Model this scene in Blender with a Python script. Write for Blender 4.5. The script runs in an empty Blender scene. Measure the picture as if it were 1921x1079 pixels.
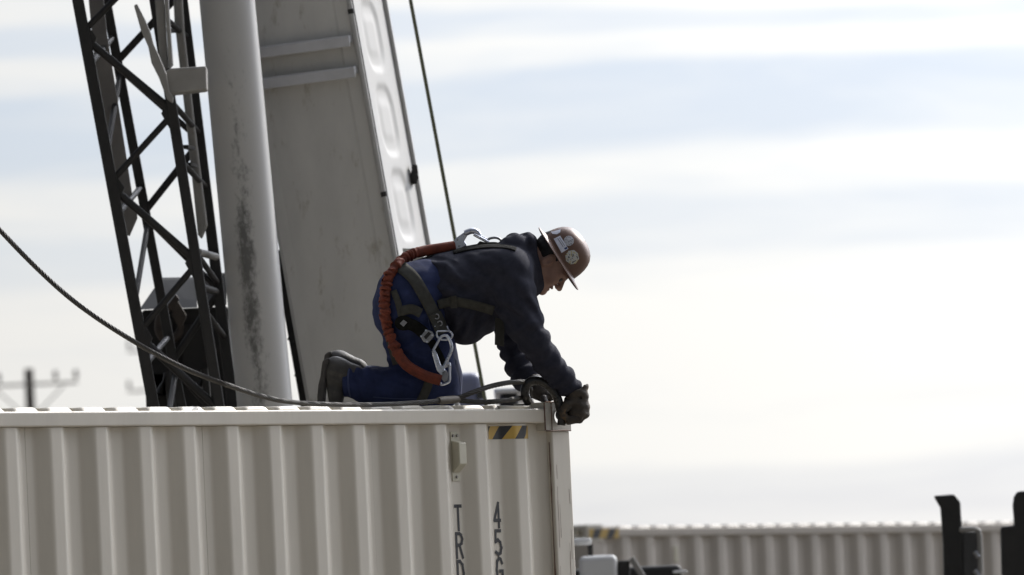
import bpy, bmesh, math, random
import numpy as np
from mathutils import Vector, Matrix
from mathutils.bvhtree import BVHTree

# ------------------------------------------------------------------ camera
F_PX, CX, CY = 17000.0, 960.5, 539.5
ROLL, PITCH, CAM_H = 0.0463884, 0.04306895, 1.7725
COR = Vector((0.22, 37.94, 0.0))          # near top corner of the big container, on the ground
TH = 0.94066                              # its direction
S0 = -0.3797                              # start of the last outward fold, from the corner

scene = bpy.context.scene
col = scene.collection
cam_d = bpy.data.cameras.new('camera')
cam = bpy.data.objects.new('camera', cam_d)
col.objects.link(cam)
scene.camera = cam
cam_d.sensor_width = 36.0
cam_d.lens = F_PX / 1921.0 * 36.0
cam_d.clip_start = 1.0
cam_d.clip_end = 6000.0
cam.matrix_world = (Matrix.Translation((0, 0, CAM_H)) @ Matrix.Rotation(math.pi / 2 + PITCH, 4, 'X')
                    @ Matrix.Rotation(-ROLL, 4, 'Z'))
cam_d.dof.use_dof = True
cam_d.dof.focus_distance = 37.8
cam_d.dof.aperture_fstop = 6.3

# ------------------------------------------------------------------ light
SUN_AZ, SUN_EL = math.radians(36), math.radians(33)     # to the right and behind the container
world = bpy.data.worlds.new('World')
scene.world = world
world.use_nodes = True
wn, wl = world.node_tree.nodes, world.node_tree.links
wn.clear()
def WN(t, **k):
    n = wn.new(t)
    for a, b in k.items():
        setattr(n, a, b)
    return n
w_out = WN('ShaderNodeOutputWorld'); w_bg = WN('ShaderNodeBackground')
w_sky = WN('ShaderNodeTexSky', sky_type='NISHITA')
w_sky.sun_disc = False
w_sky.sun_elevation = SUN_EL
w_sky.sun_rotation = SUN_AZ
w_sky.altitude = 300; w_sky.air_density = 1.0; w_sky.dust_density = 0.6; w_sky.ozone_density = 1.5
w_bg.inputs[1].default_value = 0.085
w_tc = WN('ShaderNodeTexCoord')
w_sep = WN('ShaderNodeSeparateXYZ')
wl.new(w_tc.outputs['Generated'], w_sep.inputs[0])
w_map = WN('ShaderNodeMapping'); w_map.inputs['Scale'].default_value = (1, 1, 7)
wl.new(w_tc.outputs['Generated'], w_map.inputs[0])
def wnoise(scale, detail, rough, dist=0.0):
    n = WN('ShaderNodeTexNoise')
    n.inputs['Scale'].default_value = scale; n.inputs['Detail'].default_value = detail
    n.inputs['Roughness'].default_value = rough; n.inputs['Distortion'].default_value = dist
    wl.new(w_map.outputs[0], n.inputs['Vector'])
    return n.outputs['Fac']
def wmath(op, a, b=None, c=None, clamp=False):
    n = WN('ShaderNodeMath', operation=op); n.use_clamp = clamp
    for i, v in enumerate((a, b, c)):
        if v is None: continue
        if isinstance(v, (int, float)): n.inputs[i].default_value = v
        else: wl.new(v, n.inputs[i])
    return n.outputs[0]
nA = wnoise(13, 3, 0.5)
nB = wnoise(26, 7, 0.62, 0.5)
nC = wnoise(2.2, 5, 0.55, 0.3)
elev = wmath('ADD', w_sep.outputs['Z'], wmath('MULTIPLY', wmath('SUBTRACT', nA, 0.5), 0.0075))
low = wmath('MULTIPLY', elev, 10.0, clamp=True)
w_ramp = WN('ShaderNodeValToRGB')
w_ramp.color_ramp.interpolation = 'EASE'
stops = [(0.0, .85), (.13, .8), (.175, .34), (.215, .36), (.25, .95), (.33, 1), (.42, 1), (.44, .85), (.462, .36), (.50, .30),
         (.518, .62), (.54, .78), (.565, .72), (.59, .16), (.63, .06), (.66, .06), (.675, .66), (.70, .78), (.712, .34), (.728, .3),
         (.745, .85), (.79, .75), (.84, .3), (.92, .5)]
cr = w_ramp.color_ramp
while len(cr.elements) < len(stops): cr.elements.new(0.5)
for e, (p, v) in zip(cr.elements, stops):
    e.position = p; e.color = (v, v, v, 1)
wl.new(low, w_ramp.inputs[0])
high = wmath('MULTIPLY', wmath('SUBTRACT', nC, 0.38), 3.0, clamp=True)
up = wmath('MULTIPLY', wmath('SUBTRACT', w_sep.outputs['Z'], 0.085), 14.0, clamp=True)
mixd = WN('ShaderNodeMix'); mixd.data_type = 'FLOAT'
wl.new(up, mixd.inputs[0]); wl.new(w_ramp.outputs[0], mixd.inputs[2]); wl.new(high, mixd.inputs[3])
dens = wmath('ADD', mixd.outputs[0], wmath('MULTIPLY', wmath('SUBTRACT', nB, 0.5), 1.25), clamp=True)
dens = wmath('MULTIPLY', dens, 0.94, clamp=True)
w_mix = WN('ShaderNodeMix'); w_mix.data_type = 'RGBA'
wl.new(dens, w_mix.inputs[0])
# clouds and the thin veil between them scatter sunlight forward: bright towards the sun, dim away from it
w_dot = WN('ShaderNodeVectorMath', operation='DOT_PRODUCT')
wl.new(w_tc.outputs['Generated'], w_dot.inputs[0])
w_dot.inputs[1].default_value = (math.sin(SUN_AZ) * math.cos(SUN_EL), math.cos(SUN_AZ) * math.cos(SUN_EL), math.sin(SUN_EL))
half = wmath('MULTIPLY_ADD', w_dot.outputs['Value'], .5, .5)
scat = wmath('ADD', wmath('MULTIPLY_ADD', wmath('POWER', half, 2.5), .76, .04), wmath('MULTIPLY', wmath('POWER', half, 24.0), 9.5))
def wscale(colr):
    n = WN('ShaderNodeVectorMath', operation='SCALE'); n.inputs[0].default_value = colr; wl.new(scat, n.inputs['Scale']); return n.outputs[0]
w_veil = WN('ShaderNodeMix'); w_veil.data_type = 'RGBA'; w_veil.inputs[0].default_value = .72
wl.new(w_sky.outputs[0], w_veil.inputs[6]); wl.new(wscale((8.4, 9.0, 10.9)), w_veil.inputs[7])
wl.new(w_veil.outputs[2], w_mix.inputs[6])
wl.new(wscale((12.6, 12.4, 11.9)), w_mix.inputs[7])
wl.new(w_mix.outputs[2], w_bg.inputs[0])
wl.new(w_bg.outputs[0], w_out.inputs[0])

sun_d = bpy.data.lights.new('sun', 'SUN')
sun_d.energy = 2.7; sun_d.angle = math.radians(0.53); sun_d.color = (1.0, 0.95, 0.87)
sun = bpy.data.objects.new('sun', sun_d)
col.objects.link(sun)
sdir = Vector((math.sin(SUN_AZ) * math.cos(SUN_EL), math.cos(SUN_AZ) * math.cos(SUN_EL), math.sin(SUN_EL)))
sun.rotation_euler = sdir.to_track_quat('Z', 'Y').to_euler()
sun.location = (20, 60, 40)

scene.render.engine = 'CYCLES'
vs = scene.view_settings
vs.view_transform = 'Standard'; vs.look = 'None'; vs.gamma = 1.0; vs.use_curve_mapping = False
vs.exposure = 0.32

# ------------------------------------------------------------------ pixels to directions
_cr, _sr, _cp, _sp = math.cos(ROLL), math.sin(ROLL), math.cos(PITCH), math.sin(PITCH)
CAMP = Vector((0, 0, CAM_H))
def ray(px, py):
    X, Y = (px - CX) / F_PX, (CY - py) / F_PX
    a = X * _cr + Y * _sr; b = -X * _sr + Y * _cr
    return Vector((a, _cp - b * _sp, _sp + b * _cp))
def at(px, py, Y):
    d = ray(px, py)
    return CAMP + d * (Y / d.y)

# ------------------------------------------------------------------ materials
MATS = {}
def mat(name, colr, rough=0.6, metal=0.0, var=0.0, vscale=6.0, bump=0.0, bscale=60.0, dirt=None, dirt_amt=0.0,
        dscale=3.0, stretch=(1, 1, 1), coat=0.0, spec=0.5, sheen=0.0, coords='Object'):
    if name in MATS: return MATS[name]
    m = bpy.data.materials.new(name); m.use_nodes = True
    nt = m.node_tree; N, L = nt.nodes, nt.links
    b = N['Principled BSDF']
    b.inputs['Roughness'].default_value = rough; b.inputs['Metallic'].default_value = metal
    b.inputs['Base Color'].default_value = (*colr, 1)
    b.inputs['Specular IOR Level'].default_value = spec
    b.inputs['Coat Weight'].default_value = coat
    b.inputs['Sheen Weight'].default_value = sheen
    tc = N.new('ShaderNodeTexCoord'); mp = N.new('ShaderNodeMapping')
    mp.inputs['Scale'].default_value = stretch
    L.new(tc.outputs[coords], mp.inputs[0])
    cur = None
    def noise(sc, det=5, ro=0.6):
        n = N.new('ShaderNodeTexNoise'); n.inputs['Scale'].default_value = sc
        n.inputs['Detail'].default_value = det; n.inputs['Roughness'].default_value = ro
        L.new(mp.outputs[0], n.inputs['Vector']); return n
    if var > 0:
        n = noise(vscale); r = N.new('ShaderNodeMapRange')
        r.inputs[1].default_value = 0.3; r.inputs[2].default_value = 0.7
        r.inputs[3].default_value = 1 - var; r.inputs[4].default_value = 1 + var
        L.new(n.outputs[0], r.inputs[0])
        mx = N.new('ShaderNodeMix'); mx.data_type = 'RGBA'; mx.blend_type = 'MULTIPLY'
        mx.inputs[0].default_value = 1; mx.inputs[6].default_value = (*colr, 1)
        cmb = N.new('ShaderNodeCombineColor')
        for i in range(3): L.new(r.outputs[0], cmb.inputs[i])
        L.new(cmb.outputs[0], mx.inputs[7]); cur = mx.outputs[2]
        r2 = N.new('ShaderNodeMapRange'); r2.inputs[3].default_value = max(0.05, rough - .12); r2.inputs[4].default_value = min(1, rough + .12)
        L.new(n.outputs[0], r2.inputs[0]); L.new(r2.outputs[0], b.inputs['Roughness'])
    if dirt is not None:
        n = noise(dscale, 8, 0.68); r = N.new('ShaderNodeMapRange')
        r.inputs[1].default_value = 0.72 - dirt_amt * 0.5; r.inputs[2].default_value = 0.84 - dirt_amt * 0.4
        L.new(n.outputs[0], r.inputs[0])
        mx = N.new('ShaderNodeMix'); mx.data_type = 'RGBA'
        L.new(r.outputs[0], mx.inputs[0])
        if cur is not None: L.new(cur, mx.inputs[6])
        else: mx.inputs[6].default_value = (*colr, 1)
        mx.inputs[7].default_value = (*dirt, 1); cur = mx.outputs[2]
    if cur is not None: L.new(cur, b.inputs['Base Color'])
    if bump > 0:
        n = noise(bscale, 4, 0.6); bp = N.new('ShaderNodeBump')
        bp.inputs['Strength'].default_value = 1.0; bp.inputs['Distance'].default_value = bump
        L.new(n.outputs[0], bp.inputs['Height']); L.new(bp.outputs[0], b.inputs['Normal'])
    MATS[name] = m
    return m

M_CREAM = mat('container paint', (.60, .553, .462), .48, var=.07, vscale=2.2, bump=.0028, bscale=3.5, dirt=(.46, .43, .36), dirt_amt=.12, dscale=5, stretch=(1.5, 1.5, .35))
M_CREAM2 = mat('vent plastic', (.52, .49, .38), .5, var=.05, vscale=20)
M_CAST = mat('casting paint', (.52, .49, .42), .5, var=.10, vscale=18, dirt=(.17, .085, .05), dirt_amt=.26, dscale=22, bump=.001, bscale=60)
M_RUST = mat('rusty seam', (.16, .10, .075), .8, var=.3, vscale=25)
M_BLACKPRINT = mat('black lettering', (.018, .018, .02), .5)
M_SCREW = mat('screw steel', (.2, .19, .17), .45, .8)
M_GREY = mat('boom paint', (.50, .49, .46), .5, var=.07, vscale=3, dirt=(.30, .27, .22), dirt_amt=.29, dscale=5.5, stretch=(2.2, 2.2, .9), bump=.0005, bscale=20)
M_BOOM_DIM = mat('boom paint dimmed for sun', (.385, .38, .365), .65, var=.04, vscale=3, dirt=(.42, .40, .36), dirt_amt=.14, dscale=4, bump=.0004, bscale=20)  # same boom paint, colour darkened to hold down brightness on the sunlit side
M_RIB = mat('rib paint', (.46, .46, .47), .35, var=.08, vscale=8)
M_JIBGREY = mat('jib grey paint', (.27, .26, .24), .5, var=.12, vscale=7, dirt=(.15, .13, .11), dirt_amt=.2, dscale=9)
M_BLACK = mat('black steel', (.022, .021, .020), .55, var=.25, vscale=9, bump=.0006, bscale=60, spec=.35)
M_BLACKBOX = mat('black machinery', (.020, .019, .018), .65, var=.4, vscale=4, dirt=(.03, .026, .022), dirt_amt=.3, dscale=6, spec=.25)
M_DKGREY = mat('dark grey lid', (.05, .05, .05), .55, var=.2, vscale=6, dirt=(.03, .03, .03), dirt_amt=.2)
M_HOOK = mat('worn hook steel', (.045, .034, .026), .6, .3, var=.4, vscale=22)
M_ROPE = mat('greased wire rope', (.040, .036, .030), .65, .1, var=.3, vscale=40)
M_HOIST = mat('hoist rope', (.055, .06, .03), .6, .2)
M_FERRULE = mat('ferrule', (.10, .085, .065), .55, .3, var=.25, vscale=40)
M_SHACKLE = mat('shackle steel', (.055, .052, .048), .30, .6, var=.3, vscale=45, bump=.0008, bscale=70)
M_HOODIE = mat('navy fleece', (.033, .034, .047), .9, var=.20, vscale=30, bump=.0012, bscale=420, sheen=.0, spec=.12)
M_JEANS = mat('blue denim', (.023, .031, .080), .85, var=.28, vscale=14, bump=.001, bscale=500, dirt=(.036, .047, .11), dirt_amt=.3, dscale=9, spec=.15)
M_SKIN = mat('skin', (.33, .19, .14), .5, var=.12, vscale=50, bump=.0006, bscale=300)
M_HAIR = mat('dark hair', (.012, .010, .009), .6, bump=.002, bscale=200)
M_GLOVE = mat('tan leather', (.050, .040, .030), .8, var=.4, vscale=26, dirt=(.19, .115, .05), dirt_amt=.34, dscale=11, bump=.0015, bscale=110)
M_GLOVE2 = mat('dark leather', (.05, .042, .036), .7, var=.3, vscale=26, bump=.0015, bscale=110)
M_BOOT = mat('boot leather', (.040, .036, .031), .65, var=.3, vscale=30, dirt=(.08, .07, .06), dirt_amt=.3, dscale=20, bump=.0015, bscale=120)
M_SOLE = mat('boot sole', (.055, .05, .045), .85, var=.25, vscale=40)
M_HAT = mat('brown hat shell', (.135, .078, .056), .42, .1, var=.10, vscale=14, dirt=(.10, .07, .055), dirt_amt=.22, dscale=26, coat=.0, spec=.3)
M_WEB = mat('grey webbing', (.058, .057, .050), .9, var=.18, vscale=40, bump=.001, bscale=500, spec=.1)
M_WEBD = mat('black webbing', (.012, .012, .011), .95, var=.3, vscale=40, bump=.001, bscale=400, spec=.05)
M_LAN = mat('orange webbing', (.150, .031, .014), .85, var=.30, vscale=34, dirt=(.07, .018, .010), dirt_amt=.35, dscale=22, bump=.0015, bscale=260)
M_STEEL = mat('zinc steel', (.58, .60, .66), .30, .85, var=.12, vscale=60)
M_DSTEEL = mat('dull steel', (.30, .30, .31), .38, .8, var=.2, vscale=60)
M_POLE = mat('weathered pole', (.09, .078, .068), .9, var=.25, vscale=3, stretch=(3, 3, .3))
M_CERAM = mat('insulator', (.13, .11, .10), .35)
M_TRUCK = mat('truck blue grey', (.17, .185, .285), .4, var=.05, vscale=2, coat=.2)
M_TRUCKW = mat('truck white', (.70, .70, .69), .35, coat=.3)
M_GLASS = mat('dark glass', (.02, .022, .025), .08, spec=.8)
M_RUBBER = mat('rubber', (.02, .02, .02), .8)
M_GROUND = mat('gravel', (.15, .135, .115), .95, var=.22, vscale=.8, bump=.02, bscale=18)
M_STICK = mat('paper sticker', (.70, .71, .80), .5, var=.12, vscale=60)

def speckle(name, base, inks, scale):
    m = bpy.data.materials.new(name); m.use_nodes = True
    N, L = m.node_tree.nodes, m.node_tree.links; b = N['Principled BSDF']; b.inputs['Roughness'].default_value = .45
    tc = N.new('ShaderNodeTexCoord'); v = N.new('ShaderNodeTexNoise'); v.inputs['Scale'].default_value = scale
    v.inputs['Detail'].default_value = 2
    L.new(tc.outputs['Object'], v.inputs['Vector'])
    r = N.new('ShaderNodeValToRGB'); r.color_ramp.interpolation = 'CONSTANT'
    el = r.color_ramp.elements
    el[0].position = 0; el[0].color = (*inks[0], 1); el[1].position = .40; el[1].color = (*base, 1)
    for i, c in enumerate(inks[1:]):
        e = el.new(.58 + .07 * i); e.color = (*c, 1)
    L.new(v.outputs[0], r.inputs[0]); L.new(r.outputs[0], b.inputs['Base Color'])
    return m
M_STICK_OCT = speckle('printed emblem sticker', (.46, .47, .46), [(.06, .06, .06), (.42, .35, .10), (.12, .13, .13)], 95)
M_STICK_RND = speckle('printed round sticker', (.50, .50, .53), [(.12, .12, .13), (.2, .2, .2)], 150)

def hazard_mat(name, period, slope, offs, yellow=(.50, .31, .045)):
    m = bpy.data.materials.new(name); m.use_nodes = True
    N, L = m.node_tree.nodes, m.node_tree.links; b = N['Principled BSDF']; b.inputs['Roughness'].default_value = .5
    uv = N.new('ShaderNodeUVMap'); sp = N.new('ShaderNodeSeparateXYZ'); L.new(uv.outputs[0], sp.inputs[0])
    a = N.new('ShaderNodeMath'); a.operation = 'MULTIPLY_ADD'; a.inputs[1].default_value = slope
    L.new(sp.outputs[1], a.inputs[0]); L.new(sp.outputs[0], a.inputs[2])
    d = N.new('ShaderNodeMath'); d.operation = 'DIVIDE'; d.inputs[1].default_value = period; L.new(a.outputs[0], d.inputs[0])
    o = N.new('ShaderNodeMath'); o.operation = 'ADD'; o.inputs[1].default_value = offs; L.new(d.outputs[0], o.inputs[0])
    fr = N.new('ShaderNodeMath'); fr.operation = 'FRACT'; L.new(o.outputs[0], fr.inputs[0])
    g = N.new('ShaderNodeMath'); g.operation = 'GREATER_THAN'; g.inputs[1].default_value = .5; L.new(fr.outputs[0], g.inputs[0])
    mx = N.new('ShaderNodeMix'); mx.data_type = 'RGBA'; L.new(g.outputs[0], mx.inputs[0])
    mx.inputs[6].default_value = (*yellow, 1); mx.inputs[7].default_value = (.022, .022, .024, 1)
    L.new(mx.outputs[2], b.inputs['Base Color'])
    return m
M_HAZ = hazard_mat('hazard tape', .122, -.95, .22, (.52, .33, .06))

# ------------------------------------------------------------------ mesh helpers
class MB:
    def __init__(s): s.v = []; s.f = []
    def add(s, vs_, fs_):
        n = len(s.v); s.v += [tuple(p) for p in vs_]; s.f += [tuple(i + n for i in f) for f in fs_]; return s
    def box(s, a, b):
        x0, y0, z0 = a; x1, y1, z1 = b
        return s.add([(x0, y0, z0), (x1, y0, z0), (x1, y1, z0), (x0, y1, z0), (x0, y0, z1), (x1, y0, z1), (x1, y1, z1), (x0, y1, z1)],
                     [(0, 3, 2, 1), (4, 5, 6, 7), (0, 1, 5, 4), (1, 2, 6, 5), (2, 3, 7, 6), (3, 0, 4, 7)])
    def beam(s, a, b, w, d, side=(1, 0, 0)):
        a, b = Vector(a), Vector(b); t = (b - a).normalized()
        sx = Vector(side); sx = (sx - t * sx.dot(t)).normalized(); sy = t.cross(sx)
        q = []
        for p in (a, b):
            for i, j in ((-1, -1), (1, -1), (1, 1), (-1, 1)): q.append(p + sx * (w / 2 * i) + sy * (d / 2 * j))
        return s.add(q, [(0, 1, 2, 3), (7, 6, 5, 4), (0, 4, 5, 1), (1, 5, 6, 2), (2, 6, 7, 3), (3, 7, 4, 0)])
    def tube(s, pts, r, n=10, caps=True, closed=False, ref=(0.13, -0.97, 0.21)):
        P = [Vector(p) for p in pts]; m = len(P)
        R = [r] * m if isinstance(r, (int, float)) else list(r)
        T = []
        for i in range(m):
            if closed: t = P[(i + 1) % m] - P[i - 1]
            else: t = P[min(i + 1, m - 1)] - P[max(i - 1, 0)]
            T.append(t.normalized())
        rf = Vector(ref); nx = (rf - T[0] * rf.dot(T[0])).normalized()
        vs_ = []
        for i in range(m):
            nx = nx - T[i] * nx.dot(T[i]); nx.normalize(); ny = T[i].cross(nx)
            for k in range(n):
                a = 2 * math.pi * k / n
                vs_.append(P[i] + (nx * math.cos(a) + ny * math.sin(a)) * R[i])
        fs_ = []
        for i in range(m if closed else m - 1):
            j = (i + 1) % m
            for k in range(n):
                k2 = (k + 1) % n
                fs_.append((i * n + k, i * n + k2, j * n + k2, j * n + k))
        if caps and not closed:
            fs_.append(tuple(range(n - 1, -1, -1))); fs_.append(tuple((m - 1) * n + k for k in range(n)))
        return s.add(vs_, fs_)
    def prism(s, poly, off):
        n = len(poly); off = Vector(off)
        q = [Vector(p) for p in poly]
        return s.add(q + [p + off for p in q], [tuple(range(n - 1, -1, -1)), tuple(range(n, 2 * n))] +
                     [(i, (i + 1) % n, (i + 1) % n + n, i + n) for i in range(n)])
    def build(s, name, m, parent=None, smooth=False, bevel=0.0, segs=2, solid=0.0, world=True):
        me = bpy.data.meshes.new(name); me.from_pydata(s.v, [], s.f); me.update()
        bm = bmesh.new(); bm.from_mesh(me); bmesh.ops.recalc_face_normals(bm, faces=bm.faces); bm.to_mesh(me); bm.free()
        me.materials.append(m)
        if smooth:
            me.polygons.foreach_set('use_smooth', [True] * len(me.polygons))
            me.set_sharp_from_angle(angle=math.radians(48))
        return link(name, me, parent, bevel, segs, solid, world)
def link(name, me, parent=None, bevel=0.0, segs=2, solid=0.0, world=True):
    o = bpy.data.objects.new(name, me); col.objects.link(o)
    if parent is not None:
        o.parent = parent
        if world: o.matrix_parent_inverse = parent_world(parent).inverted()
    if solid:
        md = o.modifiers.new('thickness', 'SOLIDIFY'); md.thickness = solid; md.offset = 0
    if bevel:
        md = o.modifiers.new('bevel', 'BEVEL'); md.width = bevel; md.segments = segs; md.limit_method = 'ANGLE'; md.angle_limit = math.radians(35)
    return o
def parent_world(o):
    if o.parent is None: return o.matrix_basis.copy()
    return parent_world(o.parent) @ o.matrix_parent_inverse @ o.matrix_basis
def tag(o, label=None, cat=None, group=None, kind=None):
    if label: o['label'] = label
    if cat: o['category'] = cat
    if group: o['group'] = group
    if kind: o['kind'] = kind
    return o
def thing(name, loc, label, cat, rz=0.0, group=None):
    o = bpy.data.objects.new(name, None); col.objects.link(o)
    o.location = loc; o.rotation_euler = (0, 0, rz); o.empty_display_size = .2
    return tag(o, label, cat, group)
def spline(pts, n=8):
    """Catmull-Rom through tuples of any length."""
    P = [np.array(p, float) for p in pts]; out = []
    for i in range(len(P) - 1):
        p0 = P[i - 1] if i > 0 else 2 * P[0] - P[1]; p1, p2 = P[i], P[i + 1]
        p3 = P[i + 2] if i + 2 < len(P) else 2 * P[-1] - P[-2]
        for k in range(n):
            t = k / n
            out.append(.5 * ((2 * p1) + (-p0 + p2) * t + (2 * p0 - 5 * p1 + 4 * p2 - p3) * t * t + (-p0 + 3 * p1 - 3 * p2 + p3) * t ** 3))
    out.append(P[-1]); return out

# ------------------------------------------------------------------ ground
g = MB(); g.add([(-3000, -500, 0), (3000, -500, 0), (3000, 5000, 0), (-3000, 5000, 0)], [(0, 1, 2, 3)])
tag(g.build('ground', M_GROUND), kind='structure')

# ------------------------------------------------------------------ containers
RAIL_T, CAST_T = 2.890, 2.917
LEN, WID = 12.19, 2.438
PITCHW = 0.278
def fold_profile(x0, n_pitch, x1=None):
    """Rounded trapezoid fold; corners (x, y): outward flat at .014, inward flat at .050."""
    raw = []
    for k in range(n_pitch + 1):
        b = x0 + k * PITCHW
        raw += [(b, .014), (b + .072, .014), (b + .140, .050), (b + .210, .050)]
    return raw
def rounded(poly, r=.011, n=4):
    out = [poly[0]]
    for i in range(1, len(poly) - 1):
        a, b, c = (np.array(poly[j]) for j in (i - 1, i, i + 1))
        d1 = (a - b) / np.linalg.norm(a - b); d2 = (c - b) / np.linalg.norm(c - b)
        p, q = b + d1 * r, b + d2 * r
        for k in range(n + 1):
            t = k / n; out.append(tuple((1 - t) ** 2 * p + 2 * t * (1 - t) * b + t * t * q))
    out.append(poly[-1]); return out
def clip_profile(poly, xa, xb):
    out = []
    P = poly
    def y_at(x):
        for (xA, yA), (xB, yB) in zip(P, P[1:]):
            if xA <= x <= xB: return yA + (yB - yA) * (x - xA) / max(1e-9, xB - xA)
        return P[-1][1]
    out.append((xa, y_at(xa))); out += [p for p in P if xa < p[0] < xb]; out.append((xb, y_at(xb))); return out
def sheet(prof, z0, z1, lip=.006):
    prof = [(prof[0][0], prof[0][1] + lip)] + prof + [(prof[-1][0], prof[-1][1] + lip)]
    m = MB(); n = len(prof)
    m.add([(x, y, z0) for x, y in prof] + [(x, y, z1) for x, y in prof], [(i, i + 1, n + i + 1, n + i) for i in range(n - 1)])
    return m

def casting_mesh():
    m = MB(); m.box((-.178, 0, -.118), (0, .162, 0)); o = m.build('corner_casting', M_CAST)
    def cut(name, rx, ry, axis, c):
        k = MB(); ring = []
        r = min(rx, ry)
        for i in range(32):
            a = 2 * math.pi * i / 32
            ring.append((max(-(rx - r), min(rx - r, math.cos(a) * 9)) + math.cos(a) * r if rx > ry else math.cos(a) * rx,
                         max(-(ry - r), min(ry - r, math.sin(a) * 9)) + math.sin(a) * r if ry > rx else math.sin(a) * ry))
        if axis == 'z': k.prism([(c[0] + a, c[1] + b, -.06) for a, b in ring], (0, 0, .2))
        if axis == 'y': k.prism([(c[0] + a, -.1, c[2] + b) for a, b in ring], (0, .18, 0))
        if axis == 'x': k.prism([(-.08, c[1] + a, c[2] + b) for a, b in ring], (.2, 0, 0))
        return k.build(name, M_CAST)
    inner = MB(); inner.box((-.150, .028, -.094), (-.024, .14, -.028))
    cs = [inner.build('cut', M_CAST), cut('cut', .062, .032, 'z', (-.089, .081, 0)), cut('cut', .040, .026, 'y', (-.075, 0, -.062)), cut('cut', .040, .026, 'x', (0, .081, -.062))]
    for c in cs:
        md = o.modifiers.new('b', 'BOOLEAN'); md.operation = 'DIFFERENCE'; md.object = c; md.solver = 'EXACT'
    bpy.context.view_layer.update()
    me = bpy.data.meshes.new_from_object(o.evaluated_get(bpy.context.evaluated_depsgraph_get()))
    for c in cs + [o]: bpy.data.objects.remove(c, do_unlink=True)
    me.name = 'corner_casting'
    return me
ME_CAST = casting_mesh()

def roof_mesh(x0, x1, nper=22):
    pr = .209
    xs = np.arange(x0, x1, pr / nper); ys = np.concatenate([[.05], np.arange(.064, .118, .006), [.13, .16, 1.2, 2.25], np.arange(2.32, 2.376, .009), [2.39]])
    X, Y = np.meshgrid(xs, ys, indexing='ij')
    t = ((X - x1 + .07) / pr) % 1.0
    def ss(a, b, v):
        u = np.clip((v - a) / (b - a), 0, 1); return u * u * (3 - 2 * u)
    ex = np.maximum(.088 - np.abs(t - .5) * pr, 0); ey = np.maximum(np.minimum(Y - .066, 2.374 - Y), 0)
    ins = ex + ey - np.sqrt(ex * ex + ey * ey)
    Z = 2.880 + .030 * ss(0, .017, ins)
    n, k = X.shape
    m = MB(); m.v = [tuple(p) for p in np.stack([X, Y, Z], -1).reshape(-1, 3)]
    m.f = [(i * k + j, (i + 1) * k + j, (i + 1) * k + j + 1, i * k + j + 1) for i in range(n - 1) for j in range(k - 1)]
    return m

GLYPH = {  # strokes in a box 0..1 x 0..1, drawn with a pen
    'T': [[(0, 1), (1, 1)], [(.5, 1), (.5, 0)]],
    'R': [[(0, 0), (0, 1), (.55, 1), (.85, .93), (1, .78), (.85, .60), (.55, .52), (0, .52)], [(.5, .52), (1, 0)]],
    'D': [[(0, 0), (0, 1), (.45, 1), (.85, .85), (1, .5), (.85, .15), (.45, 0), (0, 0)]],
    '4': [[(.78, 0), (.78, 1), (0, .28), (1, .28)]],
    '5': [[(.92, 1), (.12, 1), (.04, .54), (.45, .62), (.85, .50), (1, .28), (.82, .07), (.45, 0), (0, .1)]],
    'G': [[(1, .80), (.78, .96), (.5, 1), (.18, .88), (0, .5), (.18, .12), (.5, 0), (.8, .05), (1, .18), (1, .46), (.55, .46)]],
}
def letter_mesh(ch, w, h, pen):
    m = MB()
    for st in GLYPH[ch]:
        P = [Vector((a * w, 0, b * h)) for a, b in st]
        for i in range(len(P) - 1):
            t = (P[i + 1] - P[i]).normalized(); nn = Vector((-t.z, 0, t.x)) * pen / 2
            e = t * pen * .45
            y = -.0002 * i
            q = [P[i] - e + nn, P[i] - e - nn, P[i + 1] + e - nn, P[i + 1] + e + nn]
            m.add([(p.x, y, p.z) for p in q], [(0, 1, 2, 3)])
    return m

PANEL_PROF = rounded(fold_profile(0, 6))
PANEL_ME = {}
def panel_mesh(key, xa, xb, x_ref):
    if key not in PANEL_ME:
        prof = [(x + x_ref, y) for x, y in clip_profile(PANEL_PROF, xa, xb)]
        PANEL_ME[key] = sheet(prof, .16, 2.8285)
    return PANEL_ME[key]

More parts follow.
